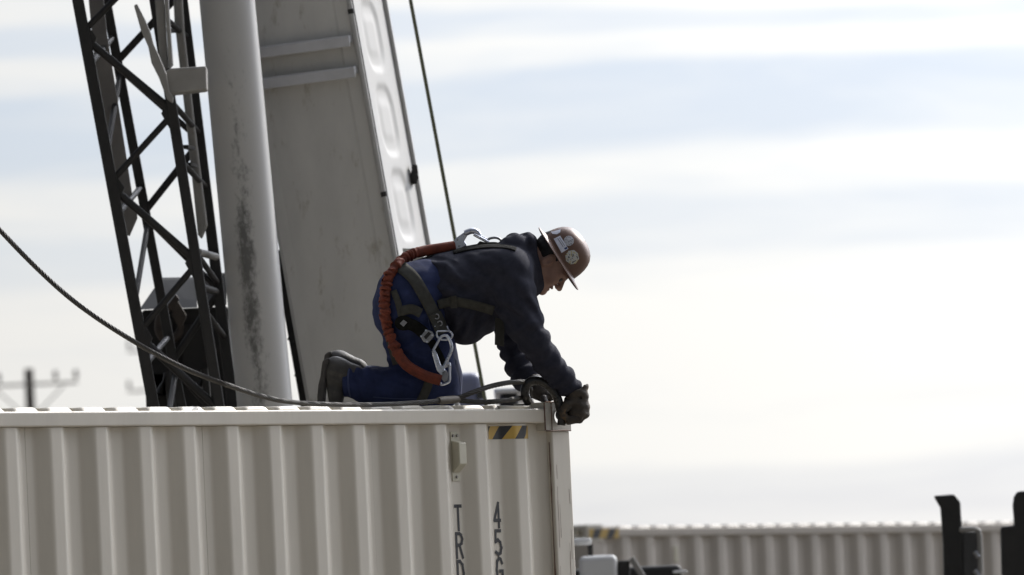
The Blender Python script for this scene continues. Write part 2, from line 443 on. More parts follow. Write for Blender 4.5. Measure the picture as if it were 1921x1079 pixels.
def container(loc, rz, label, tilt=0.0, paint=None):
    M_CREAM = paint or MATS['container paint']
    root = thing('shipping_container', loc, label, 'container', rz)
    root.rotation_euler = (0, tilt, rz)
    P = lambda m, name, mt, **k: m.build(name, mt, root, world=False, **k)
    for x0, y0, sx, sy in ((0, 0, 1, 1), (-LEN, 0, -1, 1), (0, WID, 1, -1), (-LEN, WID, -1, -1)):
        for z, sz in ((CAST_T, 1), (.0, -1)):
            o = link('corner_casting', ME_CAST, root, world=False, bevel=.004)
            o.location = (x0, y0, z); o.scale = (sx, sy, sz)
        m = MB(); a, b = x0 - sx * .134, x0 - sx * .004
        ya, yb = y0 + sy * .005, y0 + sy * .150
        m.box((min(a, b), min(ya, yb), .118), (max(a, b), max(ya, yb), CAST_T - .118)); P(m, 'corner_post', M_CREAM, bevel=.008, segs=3)
    for y0, sy in ((0, 1), (WID, -1)):
        ya, yb = y0 + sy * .004, y0 + sy * .064
        m = MB(); m.box((-LEN + .178, min(ya, yb), RAIL_T - .060), (-.178, max(ya, yb), RAIL_T)); P(m, 'top_side_rail', M_CREAM, bevel=.007, segs=3)
        m = MB(); m.box((-LEN + .178, min(ya, yb), .02), (-.178, max(ya, yb), .16)); P(m, 'bottom_side_rail', M_CREAM, bevel=.005)
    # corner plates on the roof, next to each casting
    for x0, sx in ((0, 1), (-LEN, -1)):
        a, b = x0 - sx * .178, x0 - sx * .40
        m = MB(); m.box((min(a, b), .068, 2.872), (max(a, b), WID - .068, 2.9075)); P(m, 'roof_end_plate', M_CREAM, bevel=.006)
        a, b = x0 - sx * .02, x0 - sx * .06
        m = MB(); m.box((min(a, b), .15, .12), (max(a, b), WID - .15, 2.872)); P(m, 'end_wall', M_CREAM)
    # side wall, panel by panel (four folds each)
    seam = S0 + .165 - 4 * PITCHW
    m = panel_mesh('last', .165, .165 + 4 * PITCHW + .08 - .0005, S0 - 4 * PITCHW)
    P(m, 'wall_panel', M_CREAM, solid=.002)
    x = seam; me = None
    while x > -LEN + .2:
        left = max(x - 4 * PITCHW, -LEN + .136)
        if left > x - 4 * PITCHW + .01:
            P(panel_mesh('first', .165 + 4 * PITCHW - (x - left), .165 + 4 * PITCHW, x - .165 - 4 * PITCHW), 'wall_panel', M_CREAM, solid=.002)
        elif me is None:
            o = P(panel_mesh('mid', .165 + .0018, .165 + 4 * PITCHW - .0018, -.165 - 4 * PITCHW), 'wall_panel', M_CREAM, solid=.002); me = o.data; o.location.x = x
        else:
            o = link('wall_panel', me, root, solid=.002, world=False); o.location.x = x
        x -= 4 * PITCHW
    m = MB(); m.box((-LEN + .136, WID - .05, .16), (-.136, WID - .02, 2.828)); P(m, 'far_wall', M_CREAM)
    m = MB(); m.box((-LEN + .1, .07, .10), (-.1, WID - .07, .15)); P(m, 'floor', M_POLE)
    o = P(roof_mesh(-LEN + .42, -.40), 'roof_panel', M_CREAM, smooth=True)
    return root

def vent(root, xc, zt, ht):
    m = MB(); m.box((xc - .027, .045, zt - ht), (xc + .027, .0485, zt)); b = m.build('vent', M_CREAM2, root, world=False, bevel=.001)
    # hood: sloped box
    h = MB(); z1, z0 = zt - .038, zt - ht + .034
    w = .0255; y0, y1 = .0445, .006
    h.add([(xc - w, y0, z0), (xc + w, y0, z0), (xc + w, y0, z1), (xc - w, y0, z1),
           (xc - w, y1, z0 + .035), (xc + w, y1, z0 + .035), (xc + w, y1, z1 - .010), (xc - w, y1, z1 - .010)],
          [(0, 1, 2, 3), (4, 7, 6, 5), (0, 4, 5, 1), (1, 5, 6, 2), (2, 6, 7, 3), (3, 7, 4, 0)])
    h.build('hood', M_CREAM2, b, world=False, bevel=.004)
    for dx, z in ((-.014, zt - .018), (.014, zt - .018), (0, zt - ht + .017)):
        s_ = MB(); s_.tube([(xc + dx, .046, z), (xc + dx, .040, z)], .0062, 8); s_.build('screw', M_SCREW, b, world=False)

def hazard(root, xa, xb, zt, zb, yflat=None, mt=None):
    prof = clip_profile([(x + S0 - 4 * PITCHW, y) for x, y in PANEL_PROF], xa, xb) if yflat is None else [(xa, yflat + .0025), (xb, yflat + .0025)]
    n = len(prof); s_ = [0.0]
    for a, b in zip(prof, prof[1:]): s_.append(s_[-1] + math.hypot(b[0] - a[0], b[1] - a[1]))
    me = bpy.data.meshes.new('hazard_sticker')
    me.from_pydata([(x, y - .0026, zb) for x, y in prof] + [(x, y - .0026, zt) for x, y in prof], [], [(i, i + 1, n + i + 1, n + i) for i in range(n - 1)])
    uv = me.uv_layers.new()
    for l in me.loops:
        i = l.vertex_index; uv.data[l.index].uv = (s_[i % n], zt - zb if i >= n else 0)
    me.materials.append(mt or M_HAZ)
    return link('hazard_sticker', me, root, world=False)

big = container(COR, TH, 'cream corrugated shipping container the worker kneels on, lettered TRD and 45G')
def fold_x(k): return S0 - (12 - k) * PITCHW        # start of outward flat k (12 = last)
vent(big, fold_x(10) + .175, 2.80, .205)
hazard(big, fold_x(11) + .128, fold_x(12) + .126, 2.820, 2.766)
for xk, word in ((fold_x(10) + .158, 'TRD'), (fold_x(11) + .150, '45G')):
    z = 2.492 if word == 'TRD' else 2.500
    for ch in word:
        o = letter_mesh(ch, .040, .098, .0138).build('letter', M_BLACKPRINT, big, world=False)
        o.location = (xk, .0475, z - .098)
        z -= .114
# rusty sealant line between wall and post
m = MB()
pts = [( -.1375 + random.Random(3).uniform(-.001, .001), .012, .2 + i * .05) for i in range(52)]
rr = random.Random(5)
m.tube([(-.1372, .018, z) for _, _, z in pts], [rr.uniform(.0012, .0042) for _ in pts], 6); m.build('seam_sealant', M_RUST, big, world=False)
m = MB(); m.tube([(-.178, -.001, CAST_T - .12), (-.13, -.0015, CAST_T - .1205), (-.06, -.001, CAST_T - .1195), (-.004, -.001, CAST_T - .12)], .0028, 6)
m.build('weld_seam', M_RUST, big, world=False)
for xx, yy, zz, rr_ in ((-.180, .003, CAST_T - .06, .0042), (-.137, -.0008, CAST_T - .06, .0034)):
    m = MB(); m.tube([(xx, yy, zz + .058 - k_ * .0116) for k_ in range(11)], [rr_ * (.55 + .45 * random.Random(k_).random()) for k_ in range(11)], 6); m.build('weld_seam', M_RUST, big, world=False)
m = MB(); m.tube([(-.176 + k_ * .0157, .001, CAST_T + .0005) for k_ in range(12)], [.0012 + .0026 * random.Random(k_ + 40).random() for k_ in range(12)], 6); m.build('rust_edge', mat('orange rust', (.28, .13, .06), .85, var=.3, vscale=60), big, world=False)

rs_ = random.Random(21)
for xs_, z0_, z1_ in ((-.118, 1.7, 2.62), (-.030, 1.8, 2.55), (-.045, 1.9, 2.30), (-.100, 2.35, 2.50)):     # scrapes on the post
    m = MB(); x_ = xs_; zz = z0_
    while zz < z1_:
        h_ = rs_.uniform(.03, .09); w_ = rs_.uniform(.0006, .0018); x2 = x_ + rs_.uniform(-.002, .002)
        if rs_.random() < .75: m.add([(x_ - w_, .0042, zz), (x_ + w_, .0042, zz), (x2 + w_, .0042, zz + h_), (x2 - w_, .0042, zz + h_)], [(0, 1, 2, 3)])
        x_ = x2; zz += h_
    tag(m.build('scrape', mat('old scrape', (.26, .19, .15), .7), big, world=False), kind='stuff')
# container in the yard behind
bgA = at(1096, 984, 65.5)
TH2 = math.radians(50)
uB = Vector((math.cos(TH2), math.sin(TH2), 0))
bg = container((bgA.x + uB.x * LEN, bgA.y + uB.y * LEN, bgA.z - .03 - RAIL_T - LEN * math.tan(math.radians(.55))), TH2,
               'far blurred cream container beyond the near one, striped tape at its corner', tilt=math.radians(.55),
               paint=mat('weathered container paint', (.45, .41, .355), .6, var=.06, vscale=3))
M_HAZ2 = hazard_mat('hazard tape far', .165, -.6, .35, (.42, .28, .06))
hazard(bg, -LEN + .02, -LEN + .36, RAIL_T - .002, RAIL_T - .072, yflat=-.002, mt=M_HAZ2)
vent(bg, -LEN + 1.02, 2.80, .23)

# ------------------------------------------------------------------ crane
YB = 44.0
crane = thing('mobile_crane', at(650, 1600, YB + .3).xy.to_3d(), 'mobile crane with raised pale grey box boom and grey lift cylinder', 'crane')
crane.location.z = 0
FW, FD = .565, .80
yaw = math.radians(12)
fdir = Vector((math.cos(yaw), -math.sin(yaw), 0))           # across the front face, left to right
ddir = Vector((math.sin(yaw), math.cos(yaw), 0))            # away from the camera; the right side shows
def boom_line(px480, slope, y, Y=YB): return at(px480 + (y - 480) * slope, y, Y)
b_lo, b_hi = boom_line(740, .1795, 1330), boom_line(740, .1795, -2600)      # right front corner edge of the boom
baxis = (b_hi - b_lo).normalized(); BL = (b_hi - b_lo).length
fx = (fdir - baxis * fdir.dot(baxis)).normalized()
dx_ = (ddir - baxis * ddir.dot(baxis) - fx * ddir.dot(fx)).normalized()
# the side plate shows about 62 px wide: turn the section until it does
def bp(a, d, l): return b_lo + fx * a + dx_ * d + baxis * l     # a: across (0 = right corner, negative left), d: depth, l: along
boomE = MB()
sec = [(-.012, 0), (-.072, .0), (-.086, .006), (-FW + .07, .006), (-FW + .02, .0), (-FW, .02), (-FW, FD - .03), (-FW + .03, FD), (-.03, FD), (-.03, .012)]
n = len(sec)
boomE.add([bp(a, d, 0) for a, d in sec] + [bp(a, d, BL) for a, d in sec], [(i, (i + 1) % n, (i + 1) % n + n, i + n) for i in range(n)] + [tuple(range(n - 1, -1, -1)), tuple(range(n, 2 * n))])
boom = boomE.build('boom', M_GREY, crane)
# side plate with pressed oval dents
def l_of(y): # along-boom length of image row y at right corner
    q = boom_line(740, .1795, y); return (q - b_lo).dot(baxis)
lc0 = l_of(62); lcs = (l_of(222) - lc0)
ns, nl = 44, 0
l0, l1 = l_of(1000), l_of(-400)
ls = np.linspace(l0, l1, int((l1 - l0) / .011)); ds = np.linspace(0.012, FD - .02, 48)
Lg, Dg = np.meshgrid(ls, ds, indexing='ij')
dep = np.zeros_like(Lg)
for k in range(-4, 8):
    c = lc0 + k * lcs
    sl = (Lg - c); w = Dg - .40
    hx, hy, r = .05, .0, .118                     # stadium half lengths
    q = np.sqrt(np.maximum(np.abs(sl) - hx, 0) ** 2 + np.maximum(np.abs(w) - (hy + .06), 0) ** 2) - r
    u = np.clip(-q / .05 + .5, 0, 1); dep = np.maximum(dep, .010 * u * u * (3 - 2 * u))
    u = np.clip(-(q + .075) / .06 + .5, 0, 1); dep = dep - .005 * u * u * (3 - 2 * u)
m = MB()
k_ = len(ds)
m.v = [tuple(bp(-float(dep[i, j]), float(ds[j]), float(ls[i]))) for i in range(len(ls)) for j in range(k_)]
m.f = [(i * k_ + j, (i + 1) * k_ + j, (i + 1) * k_ + j + 1, i * k_ + j + 1) for i in range(len(ls) - 1) for j in range(k_ - 1)]
sp = m.build('side_plate', M_BOOM_DIM, boom)
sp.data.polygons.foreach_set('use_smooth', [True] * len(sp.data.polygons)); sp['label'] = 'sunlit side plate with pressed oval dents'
m = MB(); m.tube([bp(.004, FD - .02, l0), bp(.004, FD - .02, l1)], .016, 8); m.build('edge_trim', M_BOOM_DIM, boom, smooth=True)
# conduit along the corner with clamps
m = MB(); m.tube([bp(.004, -.010, l0), bp(.004, -.010, l1)], .0135, 10); m.build('conduit', M_BOOM_DIM, boom, smooth=True)
m = MB(); m.tube([bp(.013, .017, l0), bp(.013, .017, l1)], .005, 8); m.build('hose', M_BLACK, boom, smooth=True)
for y in (-330, 22, 365, 700):
    l = l_of(y); m = MB(); m.tube([bp(.005, -.008, l - .012), bp(.005, -.008, l + .012)], .017, 10); m.build('clamp', M_BLACK, boom)
# two ribs across the front
for y in (78, 136):
    l = l_of(y - 6); m = MB()
    m.beam(bp(-.016, -.030, l), bp(-FW, -.030, l + .034), .034, .075, side=baxis)
    m.beam(bp(-.016, -.066, l - .014), bp(-FW, -.066, l + .020), .050, .010, side=baxis)
    m.build('rib', M_RIB, boom, bevel=.004)
# rope guide on the far edge and a small plate above the worker
m = MB(); gp = at(779, 327, (bp(0, FD, l_of(327))).y - .12)
m.prism([gp + Vector((a, -.02, b)) for a, b in ((-.012, .05), (.012, .045), (.016, 0), (.008, -.045), (-.02, -.05), (-.024, -.01))], (0, .05, 0))
m.tube([gp + Vector((.0, -.03, -.015)), gp + Vector((.0, .04, -.015))], .018, 10)
m.build('rope_guide', M_BLACK, boom, bevel=.003)
m = MB(); yq = YB + .1
m.prism([at(755, 466, yq), at(795, 467, yq), at(795, 560, yq), at(772, 560, yq)], (0, .02, 0)); m.build('bracket_plate', M_BOOM_DIM, boom)
# boom foot and carrier
m = MB(); fo = bp(-FW / 2, FD / 2, 0)
m.tube([fo + Vector((-.55, 0, 0)), fo + Vector((.55, 0, 0))], .16, 16); m.build('boom_pivot', M_BLACK, crane, smooth=True)
m = MB()
m.tube([(fo.x, fo.y, 1.29), (fo.x, fo.y, 1.42)], .6, 32)
m.build('turntable', M_BLACK, crane, bevel=.01)
for s_ in (-1, 1):
    m = MB(); m.box((fo.x + s_ * .42 - .04, fo.y - .35, 1.40), (fo.x + s_ * .42 + .04, fo.y + .35, fo.z + .12)); m.build('boom_bracket', M_BLACK, crane, bevel=.01)
m = MB(); m.box((-3.4, YB - .9, 1.02), (1.0 - .9, YB + 1.5, 1.30)); m.build('carrier_deck', M_BLACK, crane, bevel=.02)
for wx in (-2.9, -1.7, -.6):
    for wy in (YB - .72, YB + 1.32):
        m = MB(); m.tube([(wx, wy - .17, .52), (wx, wy + .17, .52)], .52, 28); w_ = m.build('wheel', M_RUBBER, crane, bevel=.05, smooth=True)
        m = MB(); m.tube([(wx, wy - .18, .52), (wx, wy + .18, .52)], .27, 20); m.build('rim', M_DKGREY, w_, smooth=True)
# lift cylinder
YC = 43.35
def cylp(y): return at(426 + (y) * .0935, y, YC)
cm = bpy.data.materials.new('cylinder paint'); cm.use_nodes = True
N, L = cm.node_tree.nodes, cm.node_tree.links; b = N['Principled BSDF']; b.inputs['Roughness'].default_value = .42
tc = N.new('ShaderNodeTexCoord'); spx = N.new('ShaderNodeSeparateXYZ'); L.new(tc.outputs['Object'], spx.inputs[0])
def cmath(op, a, b_=None, clamp=False):
    q = N.new('ShaderNodeMath'); q.operation = op; q.use_clamp = clamp
    for i, v in enumerate((a, b_)):
        if v is None: continue
        if isinstance(v, (int, float)): q.inputs[i].default_value = v
        else: L.new(v, q.inputs[i])
    return q.outputs[0]
nz = N.new('ShaderNodeTexNoise'); nz.inputs['Scale'].default_value = 21; nz.inputs['Detail'].default_value = 12; nz.inputs['Roughness'].default_value = .82
mpz = N.new('ShaderNodeMapping'); mpz.inputs['Scale'].default_value = (1.4, 1.4, .75); L.new(tc.outputs['Object'], mpz.inputs[0]); L.new(mpz.outputs[0], nz.inputs['Vector'])
nz2 = N.new('ShaderNodeTexNoise'); nz2.inputs['Scale'].default_value = 2.6; nz2.inputs['Detail'].default_value = 3
L.new(tc.outputs['Object'], nz2.inputs['Vector'])
# oil streak running down the front generatrix (object x near 0), widest lower down
c0, c1 = cylp(1330), cylp(-900)
z_lo, z_hi = (cylp(720) - c0).length, (cylp(0) - c0).length
tt = cmath('DIVIDE', cmath('SUBTRACT', z_hi - .0, cmath('ADD', spx.outputs['Z'], 0)), z_hi - z_lo, True)
hmp = N.new('ShaderNodeValToRGB'); e_ = hmp.color_ramp.elements
e_[0].position = 0; e_[0].color = (.02,) * 3 + (1,); e_[1].position = 1; e_[1].color = (.22,) * 3 + (1,)
for p_, v_ in ((.3, .09), (.5, .19), (.60, .29), (.68, .38), (.74, .31), (.82, .37), (.9, .26), (.96, .2)):
    q = e_.new(p_); q.color = (v_, v_, v_, 1)
L.new(tt, hmp.inputs[0])
wob = cmath('MULTIPLY', cmath('SUBTRACT', nz2.outputs[0], .5), .09)
band = cmath('SUBTRACT', 1.0, cmath('MULTIPLY', cmath('ABSOLUTE', cmath('ADD', cmath('ADD', spx.outputs['X'], wob), .012)), 17.0), True)
band = cmath('POWER', band, .8)
st = cmath('SUBTRACT', cmath('ADD', nz.outputs[0], cmath('MULTIPLY', band, hmp.outputs[0])), .598)
st = cmath('MULTIPLY', st, 5.0, True)
mx = N.new('ShaderNodeMix'); mx.data_type = 'RGBA'; L.new(cmath('MULTIPLY', st, .80), mx.inputs[0])
mx.inputs[6].default_value = (.47, .463, .445, 1); mx.inputs[7].default_value = (.045, .045, .043, 1)
L.new(mx.outputs[2], b.inputs['Base Color'])
m = MB(); L_ = (c1 - c0).length
zax = (c1 - c0).normalized()
m.tube([(0, 0, t * L_ / 24) for t in range(25)], .133, 48, ref=(1, 0, 0))
lc = m.build('lift_cylinder', cm, None, smooth=True)
yax = Vector((0, 1, 0)); yax = (yax - zax * yax.dot(zax)).normalized(); xax = yax.cross(zax)
rotm = Matrix((xax, yax, zax)).transposed().to_4x4()
lc.parent = crane; lc.matrix_parent_inverse = parent_world(crane).inverted(); lc.matrix_basis = Matrix.Translation(c0) @ rotm

# machinery box with its lid and the stowed hook
YM = 44.4
m = MB(); A = at(266, 582, YM); Bq = at(428, 576, YM)
m.box((A.x, YM, 1.3), (Bq.x, YM + .5, A.z)); mb = m.build('winch_housing', M_BLACKBOX, crane, bevel=.012)
m = MB(); m.prism([at(264, 581, YM - .02), at(370, 577, YM - .02), at(368, 524, YM + .18), at(303, 525, YM + .18)], (0, .02, .012)); m.build('lid', M_DKGREY, mb)
m = MB(); m.prism([at(372, 577, YM - .02), at(425, 572, YM - .02), at(425, 516, YM + .18), at(368, 518, YM + .18)], (0, .02, .012)); m.build('lid', M_BLACKBOX, mb)
m = MB()
for x0, x1, y0, y1 in ((275, 330, 600, 745), (340, 395, 610, 720), (282, 318, 700, 745)):
    p, q = at(x0, y0, YM), at(x1, y1, YM); m.box((p.x, YM - .03, q.z), (q.x, YM + .01, p.z))
m.build('access_panel', M_BLACKBOX, mb, bevel=.008)
m = MB()
hk = [at(x, y, YM - .1) for x, y in spline([(322, 572), (303, 592), (300, 618), (312, 636), (332, 630), (340, 610)], 6)]
m.tube(hk, [.016 + .012 * math.sin(math.pi * i / (len(hk) - 1)) for i in range(len(hk))], 10)
hk_o = m.build('stowed_hook', M_HOOK, crane, smooth=True)
m = MB(); m.prism([at(312, 575, YM - .12), at(330, 552, YM - .12), at(336, 560, YM - .12), at(327, 588, YM - .12)], (0, .03, 0))
m.prism([at(322, 590, YM - .12), at(334, 565, YM - .12), at(350, 592, YM - .12), at(338, 622, YM - .12)], (0, .03, 0)); m.build('hook_latch', M_HOOK, hk_o, bevel=.004)
for x0, x1, y in ((298, 330, 757), (372, 395, 752)):
    m = MB(); m.tube([at(x0, y - 20, YM - .2), at((x0 + x1) / 2, y - 60, YM - .22), at(x1, y + 60, YM - .2)], .02, 8); m.build('hydraulic_hose', M_BLACK, crane, smooth=True)
# dark strut and links seen between cylinder and boom
m = MB(); m.beam(at(522, 470, 44.9), at(598, 900, 44.9), .05, .08); m.build('strut', M_BLACK, crane, bevel=.004)
for a, b_ in (((545, 532), (528, 512)), ((556, 612), (545, 640)), ((572, 715), (556, 700))):
    m = MB(); m.beam(at(*a, 44.85), at(*b_, 44.85), .035, .05, side=(0, 0, 1)); m.build('link_plate', M_BLACK, crane)

# hoist rope running down beside the boom
m = MB()
hp = [(770 + (y - 0) * .193 * 1.0, y) for y in range(-2600, 1400, 200)]
m.tube([at(770 + y * .1865, y, 45.0) for y in range(-2600, 1400, 200)], .0095, 10)
hr = m.build('hoist_rope', M_HOIST, smooth=True)
tag(hr, 'thin taut steel rope hanging beside the boom behind the worker', 'rope')

# ------------------------------------------------------------------ stowed lattice jib
YJ = 43.0
jib = thing('lattice_jib', (at(300, 1300, YJ).x, YJ, 1.30), 'black steel lattice jib leaning upright left of the grey cylinder', 'crane jib')
def jl(pts):
    """px of a chord's centre at row y, extended"""
    (x0, y0), (x1, y1) = pts[0], pts[-1]
    return lambda y: x0 + (x1 - x0) * (y - y0) / (y1 - y0)
chA = jl([(146, 0), (288, 762)]); chB = jl([(199, 0), (299, 540)]); chC = jl([(290, 0), (408, 740)]); chD = jl([(342, 0), (436, 756)])
YA, YBk = 43.0, 43.75
for f_, Y, w in ((chA, YA, .054), (chB, YBk, .046), (chC, YA, .050), (chD, YBk, .052)):
    m = MB(); m.beam(at(f_(1310), 1310, Y), at(f_(-900), -900, Y), w, w); m.build('chord', M_BLACK, jib, bevel=.006)
def brace(x0, y0, Y0, x1, y1, Y1, w=.034):
    m = MB(); m.tube([at(x0, y0, Y0), at(x1, y1, Y1)], w / 2, 10); m.build('brace', M_BLACK, jib, smooth=True)
per = 281
for k in range(-3, 5):
    o_ = k * per
    a = lambda y: (chA(y), y); c = lambda y: (chC(y), y); bb = lambda y: (chB(y), y); d_ = lambda y: (chD(y), y)
    if k < 3:
        brace(*a(72 + o_), YA, *c(208 + o_), YA, .038)
        brace(*c(214 + o_), YA, *a(340 + o_), YA, .032)
        brace(*bb(115 + o_), YBk, *d_(-15 + o_), YBk, .036)
        brace(*bb(128 + o_), YBk, *d_(262 + o_), YBk, .03)
        brace(*a(122 + o_), YA, *bb(70 + o_), YBk, .028)
        brace(*a(290 + o_), YA, *bb(140 + o_), YBk, .028)
        brace(*c(190 + o_), YA, *d_(250 + o_), YBk, .03)
        brace(*c(20 + o_), YA, *d_(70 + o_), YBk, .03)
        for f_, Y, y in ((chA, YA, 72 + o_), (chC, YA, 212 + o_)):      # gusset plates at the joints
            p = at(f_(y), y, Y - .02); s_ = 1 if f_ is chA else -1
            m = MB(); m.prism([p + Vector((s_ * .01, 0, .075)), p + Vector((s_ * .055, 0, 0)), p + Vector((s_ * .01, 0, -.09)), p + Vector((-s_ * .02, 0, 0))], (0, .04, 0)); m.build('gusset', M_BLACK, jib)
for y in (475, 540):
    m = MB(); m.tube([at(372, y - 2, YA + .1), at(405, y + 7, YBk - .05)], .018, 10); m.build('cross_tube', M_JIBGREY if y < 500 else M_BLACK, jib, smooth=True)
# grey plate between the two left chords, tapering to a point
m = MB(); Yp = 43.45
m.prism([at(x, y, Yp) for x, y in ((150, -160), (180, -160), (200, 60), (224, 210), (249, 372), (258, 408), (243, 443), (236, 440), (178, 120))], (0, .03, 0))
m.build('side_plate', mat('dark plate paint', (.15, .14, .13), .5, var=.15, vscale=6), jib, bevel=.004)
# pale tube between the two right chords
m = MB(); m.prism([at(x, y, 43.55) for x, y in ((318, -140), (334, -140), (346, 60), (366, 240), (389, 422), (378, 449), (371, 440), (350, 240), (327, 40))], (0, .07, .0))
m.build('stow_tube', M_JIBGREY, jib, bevel=.016, segs=4)
for y in (55, 150, 275, 308):
    m = MB(); x = chC(y) + 13; m.beam(at(x, y, 43.3), at(x + 14, y + 4, 43.5), .016, .03, side=(0, 0, 1)); m.build('lug', M_BLACK, jib)
# grey channel, bracket arm and the pointed stowing fork
m = MB(); m.prism([at(x, y, 42.86) for x, y in ((277, -160), (297, -160), (316, 128), (301, 128))], (0, .06, 0)); m.build('channel', M_JIBGREY, jib, bevel=.005)
m = MB(); m.prism([at(x, y, 42.80) for x, y in ((298, -160), (304, -160), (324, 120), (317, 128))], (0, .10, 0)); m.build('channel_flange', M_JIBGREY, jib, bevel=.004)
m = MB(); m.prism([at(x, y, 42.72) for x, y in ((303, 136), (322, 128), (387, 124), (388, 168), (372, 170), (318, 176))], (0, .18, 0)); m.build('bracket_arm', M_JIBGREY, jib, bevel=.008)
m = MB(); fk = [(251, 10), (257, 7), (272, 36), (283, 62), (288, 82), (300, 108), (312, 138), (318, 172), (326, 182), (324, 194), (313, 186), (298, 146), (284, 118), (278, 88), (264, 56)]
m.prism([at(x, y, 42.66) for x, y in fk], (0, .035, 0)); m.build('stowing_fork', M_JIBGREY, jib, bevel=.006)

# ------------------------------------------------------------------ utility poles far off
def upole(px, ytop, Y, label, arms, dirx=(1, 0, 0), wpx=0):
    top = at(px, ytop, Y)
    root = thing('utility_pole', (top.x, Y, 0), label, 'utility pole')
    m = MB(); m.tube([(top.x, Y, 0), (top.x, Y, top.z * .5), top], [.16, .13, .095], 12); m.build('pole', M_POLE, root, smooth=True)
    for yc, half, br in arms:
        z = at(px, yc, Y).z
        m = MB(); m.box((top.x - half, Y - .19, z - .028), (top.x + half, Y - .14, z + .028)); ca = m.build('crossarm', mat('bleached timber', (.42, .40, .37), .9), root)
        for t in (-.97, -.62, .55, .97):
            x = top.x + half * t
            m = MB(); m.tube([(x, Y - .135, z + .06), (x, Y - .135, z + .16), (x, Y - .135, z + .18), (x, Y - .135, z + .27)], [.02, .05, .065, .03], 10); m.build('insulator', M_CERAM, ca, smooth=True)
        if br:
            for s_ in (-1, 1):
                m = MB(); m.beam((top.x, Y - .14, z - .75), (top.x + s_ * .72, Y - .14, z - .06), .05, .03, side=(0, 1, 0)); m.build('arm_brace', M_POLE, root)
upole(54, 692, 190, 'blurred wooden utility pole with crossarm at the far left', [(722, 1.02, True)])
upole(345, 610, 230, 'second distant utility pole mostly hidden behind the black crane housing', [(655, 1.45, True), (730, 1.5, False)])

# ------------------------------------------------------------------ truck behind
YT = 52.0
def tp(x, y): return at(x, y, YT)
tz = tp(900, 706)
truck = thing('semi_truck', (tp(950, 1079).x, YT + 1, 0), 'blurred truck behind the container, blue grey sleeper roof and white mirror', 'truck')
def tbox(name, x0, y0, x1, y1, Y0, Y1, mt, bev=.05, par=None):
    p, q = at(x0, y0, Y0), at(x1, y1, Y0); m = MB(); m.box((p.x, Y0, q.z), (q.x, Y1, p.z)); return m.build(name, mt, par or truck, bevel=bev, segs=4)
sl = tbox('sleeper_cab', 700, 707, 934, 1330, YT, YT + 2.4, M_TRUCK, .06)
tbox('window', 894, 733, 908, 748, YT - .01, YT + .02, M_GLASS, .002, sl)
tbox('front_cab', 936, 734, 1000, 1330, YT + .15, YT + 2.25, M_BLACK, .05)
tbox('roof_cap', 926, 729, 1002, 736, YT + .13, YT + 2.27, M_TRUCKW, .02)
tbox('bonnet', 1000, 1072, 1291, 1330, YT + .5, YT + 1.9, M_BLACK, .03)
tbox('bonnet_edge', 1262, 1071, 1290, 1075, YT + .45, YT + .52, M_TRUCKW, .006)
p = at(1128, 1062, YT)
mh = tbox('mirror_housing', 1086, 1044, 1160, 1110, YT - .35, YT - .12, M_TRUCKW, .03)
tbox('mirror_back', 1158, 1052, 1184, 1110, YT - .30, YT - .14, M_BLACK, .01)
m = MB(); m.beam(at(1184, 1047, YT - .3), at(1206, 1082, YT - .3), .035, .04); m.build('mirror_arm', M_JIBGREY, truck, bevel=.005)
tbox('wide_mirror', 1070, 1011, 1110, 1022, YT - .16, YT + .04, M_TRUCKW, .012)
m = MB(); m.beam(at(1107, 1021, YT - .08), at(1108, 1046, YT - .08), .03, .04); m.build('mirror_bracket', M_BLACK, truck)
for wx in (tp(760, 0).x, tp(880, 0).x, tp(1230, 0).x):
    for wy in (YT + .25, YT + 2.1):
        m = MB(); m.tube([(wx, wy - .14, .5), (wx, wy + .14, .5)], .5, 24); m.build('wheel', M_RUBBER, truck, smooth=True)
p0, p1 = tp(700, 1330), tp(1291, 1330)
m = MB(); m.box((p0.x, YT + .6, .55), (p1.x, YT + 1.8, p0.z + .01)); m.build('chassis', M_BLACK, truck)

# ------------------------------------------------------------------ black posts at the right
def stake(label, poly, Y, th, extra=None):
    b0 = at(sum(p[0] for p in poly) / len(poly), 1079, Y)
    root = thing('steel_stake', (b0.x, Y, 0), label, 'post', group='black steel stakes')
    m = MB(); top = [at(x, y, Y) for x, y in poly]
    m.prism(top, (0, th, 0)); m.build('stake_plate', M_BLACK, root, bevel=.012)
    lo = at(poly[-1][0], poly[-1][1], Y)
    m = MB(); m.box((b0.x - .3, Y - .2, 0), (b0.x + .3, Y + .3, .12)); m.build('base', M_BLACK, root, bevel=.01)
    if extra: extra(root)
def stake_extra(root):
    Y = 50.02
    m = MB(); m.prism([at(x, y, Y) for x, y in ((1804, 996), (1836, 998), (1840, 1600), (1812, 1600))], (0, .08, 0)); q = m.build('side_bracket', M_DKGREY, root, bevel=.01)
    m = MB(); pth = [at(x, y, Y - .02) for x, y in spline([(1800, 994), (1820, 993), (1833, 995), (1838, 1006), (1840, 1080)], 5)]
    m.tube(pth, [.012 + .003 * (i % 2) for i in range(len(pth))], 8); m.build('chain_sleeve', M_JIBGREY, root, smooth=True)
    for y in (1040, 1075):
        m = MB(); m.tube([at(1828, y - 5, Y - .03), at(1836, y + 6, Y - .03)], .014, 8); m.build('latch', M_DSTEEL, root, smooth=True)
stake('black steel stake with its top bent left, in front of the far container',
      [(1752, 930), (1791, 927), (1802, 941), (1803, 962), (1806, 1000), (1812, 1600), (1782, 1600), (1770, 1020), (1765, 952)], 50.0, .10, stake_extra)
stake('black steel stake cut off by the right edge of the view',
      [(1903, 932), (1909, 922), (1950, 918), (1980, 930), (1980, 1600), (1892, 1600), (1878, 988), (1904, 986), (1901, 948)], 49.0, .10)

